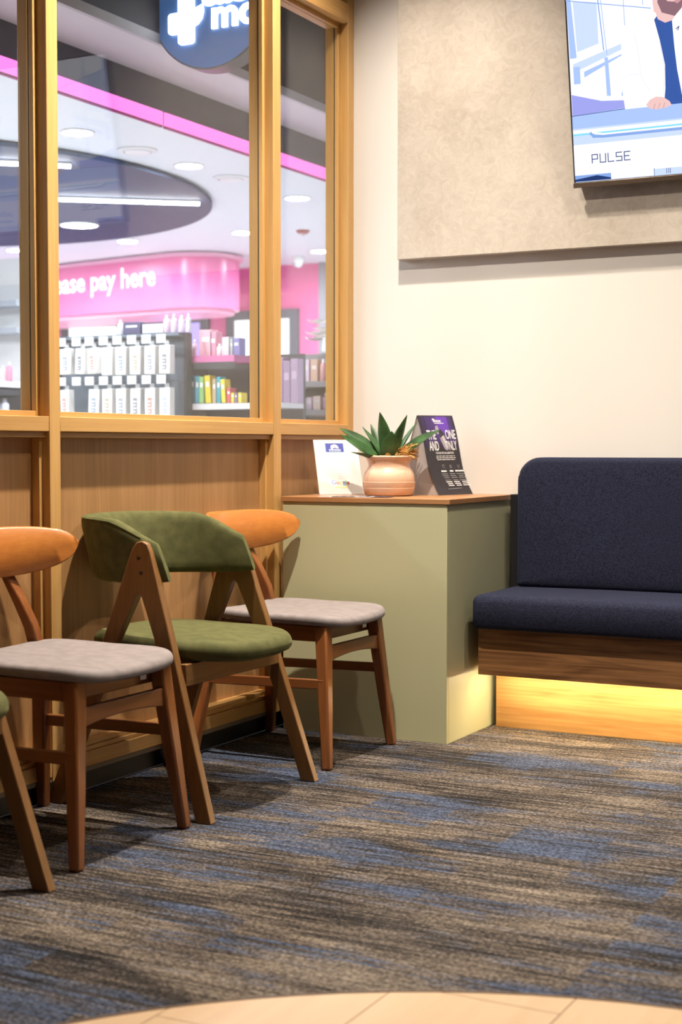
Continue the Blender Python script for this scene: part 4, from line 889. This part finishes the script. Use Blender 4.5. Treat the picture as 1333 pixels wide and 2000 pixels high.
for (px, wpx, h, kd, c), lb in zip(topst, tlab):
    x = bx(px + wpx / 2); wd = wpx * .0030
    if kd == 'c': carton('boxed_product', (x, .945, 1.488), wd * .95, .06, h, c, lb, 'carton', 'stock on the pink shelf')
    else: bottle('bottled_product', (x, .93, 1.488), wd * .45, h, c, lb, 'bottle', 'stock on the pink shelf')
for k in range(6):                                                              # mauve cartons behind, under the pink shelf's level
    carton('boxed_product', (-1.10 + k * .043, 1.10, 1.2525), .040, .06, (.20, .22, .23, .23, .21, .22)[k], (.40, .28, .40) if k % 2 else (.34, .23, .35), ['mauve carton at the left of the mauve row', 'darker mauve carton second in the mauve row', 'mauve carton third in the mauve row', 'mauve carton fourth in the mauve row', 'mauve carton fifth in the mauve row', 'mauve carton at the right end of the mauve row'][k], 'carton', 'mauve cartons on the shelf unit', band=(.55, .42, .55))

# ---- further shelf unit seen through the narrow right-hand pane
sc_ = empty('shelf_unit', (-1.10, 1.75, 0)); tag(sc_, 'grey shelf unit with brown and mauve stock behind the narrow pane', 'shelf unit')
B(-.30, .40, .15, .17, 0, 1.55).build('back_board', pbr('shelf_grey', (.22, .21, .22), .5), sc_); B(-.31, -.30, -.16, .17, 0, 1.50).build('end_panel', MAT['shelf_grey'], sc_); B(-.30, .40, -.16, .15, 0, .1).build('base', MAT['shelf_grey'], sc_)
for z in (1.385, 1.235, .9): B(-.30, .40, -.16, .15, z - .03, z).build('shelf', MAT['shelf_grey'], sc_)
palette = [(.55, .42, .55), (.62, .48, .60), (.58, .36, .26), (.66, .44, .34), (.74, .56, .50), (.60, .30, .28), (.70, .66, .66), (.50, .36, .46)]
r2 = random.Random(3)
for z, hmin, hmax, where, grp in ((1.385, .09, .15, 'upper', 'stock on the upper grey shelf'), (1.235, .06, .092, 'lower', 'stock on the lower grey shelf')):
    x = -1.375; k = 0
    while x < -.74:
        wd = r2.uniform(.032, .05); h = r2.uniform(hmin, hmax); c = palette[(k * 3 + (0 if where == 'upper' else 2)) % 8] if x > -1.14 or where == 'lower' else palette[k % 2]
        nm = ['mauve', 'lilac', 'brown', 'tan', 'rose beige', 'rust', 'pale grey', 'plum'][palette.index(c)]
        lb = '%s product, %s from the left on the %s grey shelf' % (nm, ORD[k], where)
        if k % 3 == 1: bottle('bottled_product', (x + wd / 2, 1.66, z + .001), wd * .42, h + .02, c, lb.replace('product', 'bottle'), 'bottle', '%s bottles on the %s grey shelf' % (nm, where))
        else: carton('boxed_product', (x + wd / 2, 1.68, z + .001), wd * .9, .07, h, c, lb.replace('product', 'carton'), 'carton', '%s cartons on the %s grey shelf' % (nm, where), band=(.75, .66, .62))
        x += wd + .004; k += 1
# white paper flowers above that shelf
fw = empty('flower_spray', (-1.09, 1.80, 1.55)); tag(fw, 'spray of white flowers above the grey shelf unit', 'flowers')
M_PETAL = pbr('petal_white', (.86, .83, .80), .7)
MB().lathe([(.03, 0), (.035, .02), (.026, .07), (.03, .08)], 16).build('vase', M_WHITE, fw, smooth=40)
for k in range(9):
    a = r2.uniform(0, 6.28); q = Vector((r2.uniform(-.10, .13), r2.uniform(-.06, .06), r2.uniform(.06, .16)))
    st = MB().tube([(0, 0, .06), tuple(q * .5 + Vector((0, 0, .04))), tuple(q)], .002, 5).build('stem', pbr('stem_pale', (.55, .58, .45), .7), fw)
    for j in range(6):
        b = 2 * math.pi * j / 6 + a; d = Vector((math.cos(b), math.sin(b) * .6, .35)); sd_ = Vector((-math.sin(b), math.cos(b), 0)) * .028
        MB().add([q, q + d * .036 + sd_, q + d * .072, q + d * .036 - sd_, q + d * .036 + Vector((0, 0, -.004))], [(0, 1, 2), (0, 2, 3), (0, 4, 1), (1, 4, 2), (2, 4, 3), (3, 4, 0)]).build('petal', M_PETAL, st)

# ---- white shelf unit at the left
sd = empty('shelf_unit', (-2.8, 1.18, 0)); tag(sd, 'white wall shelf unit with pink and yellow stock, left of the post', 'shelf unit')
B(-.5, .10, .10, .12, 0, 2.1).build('back_board', M_WHITE, sd)
for z, th, m_ in ((1.40, .035, M_WHITE), (1.70, .03, pbr('shelf_bluegrey', (.42, .46, .52), .5)), (1.85, .03, MAT['shelf_bluegrey']), (1.245, .0, None), (1.355, .035, M_CHARCOAL)):
    if m_: B(-.5, .10, -.22 if z < 1.5 else -.03, .10, z - th, z).build('shelf', m_, sd)
B(-.5, .10, -.22, .10, 1.17, 1.20).build('shelf', M_CHARCOAL, sd)
for k in range(6):
    c = [(.85, .35, .50), (.85, .70, .20), (.80, .25, .35), (.75, .60, .85), (.88, .82, .86)][k % 5]
    bottle('bottled_product', (-2.94 + k * .046, 1.10, 1.401), .018, .085 + .02 * (k % 2), c, '%s bottle, %s from the left on the white shelf left of the post' % (['pink', 'yellow', 'red', 'lilac', 'white'][k % 5], ORD[k]), 'bottle', '%s bottles on the white shelf' % ['pink', 'yellow', 'red', 'lilac', 'white'][k % 5])
for k in range(4):
    c = [(.85, .85, .88), (.78, .80, .90), (.45, .22, .12), (.72, .42, .18)][(k // 2) % 4]; nm = ['white', 'pale blue', 'brown', 'amber'][(k // 2) % 4]
    bottle('bottled_product', (-2.91 + k * .055, 1.10, 1.201), .024, .105, c, '%s bottle, %s from the left on the dark shelf below the white shelf' % (nm, ORD[k]), 'bottle', '%s bottles on the dark left shelf' % nm)

# ================================================================== WAITING ROOM DOWNLIGHTS
for k, (x, y, wts) in enumerate(DOWN):
    t = empty('room_downlight', (x, y, ROOM_Z)); tag(t, 'warm recessed downlight in the waiting room ceiling above the view', 'downlight', 'warm downlights of the waiting room')
    MB().lathe([(.062, 0), (.062, -.004), (.050, -.006), (.046, .0)], 28, caps=False).build('trim_ring', M_WHITE, t, smooth=40)
    MB().lathe([(.046, -.001), (.02, -.0015), (.001, -.0015)], 24).build('lens', emis('warm_lens', (1, .80, .56), 4.0), t)
    ld = bpy.data.lights.new('spot', 'SPOT'); ld.energy = wts * 6.0; ld.color = (1.0, .88, .74); ld.spot_size = R(122); ld.spot_blend = 1.0; ld.shadow_soft_size = .035
    lo = bpy.data.objects.new('spot', ld); col.objects.link(lo); lo.parent = t; lo.location = (0, 0, -.012)
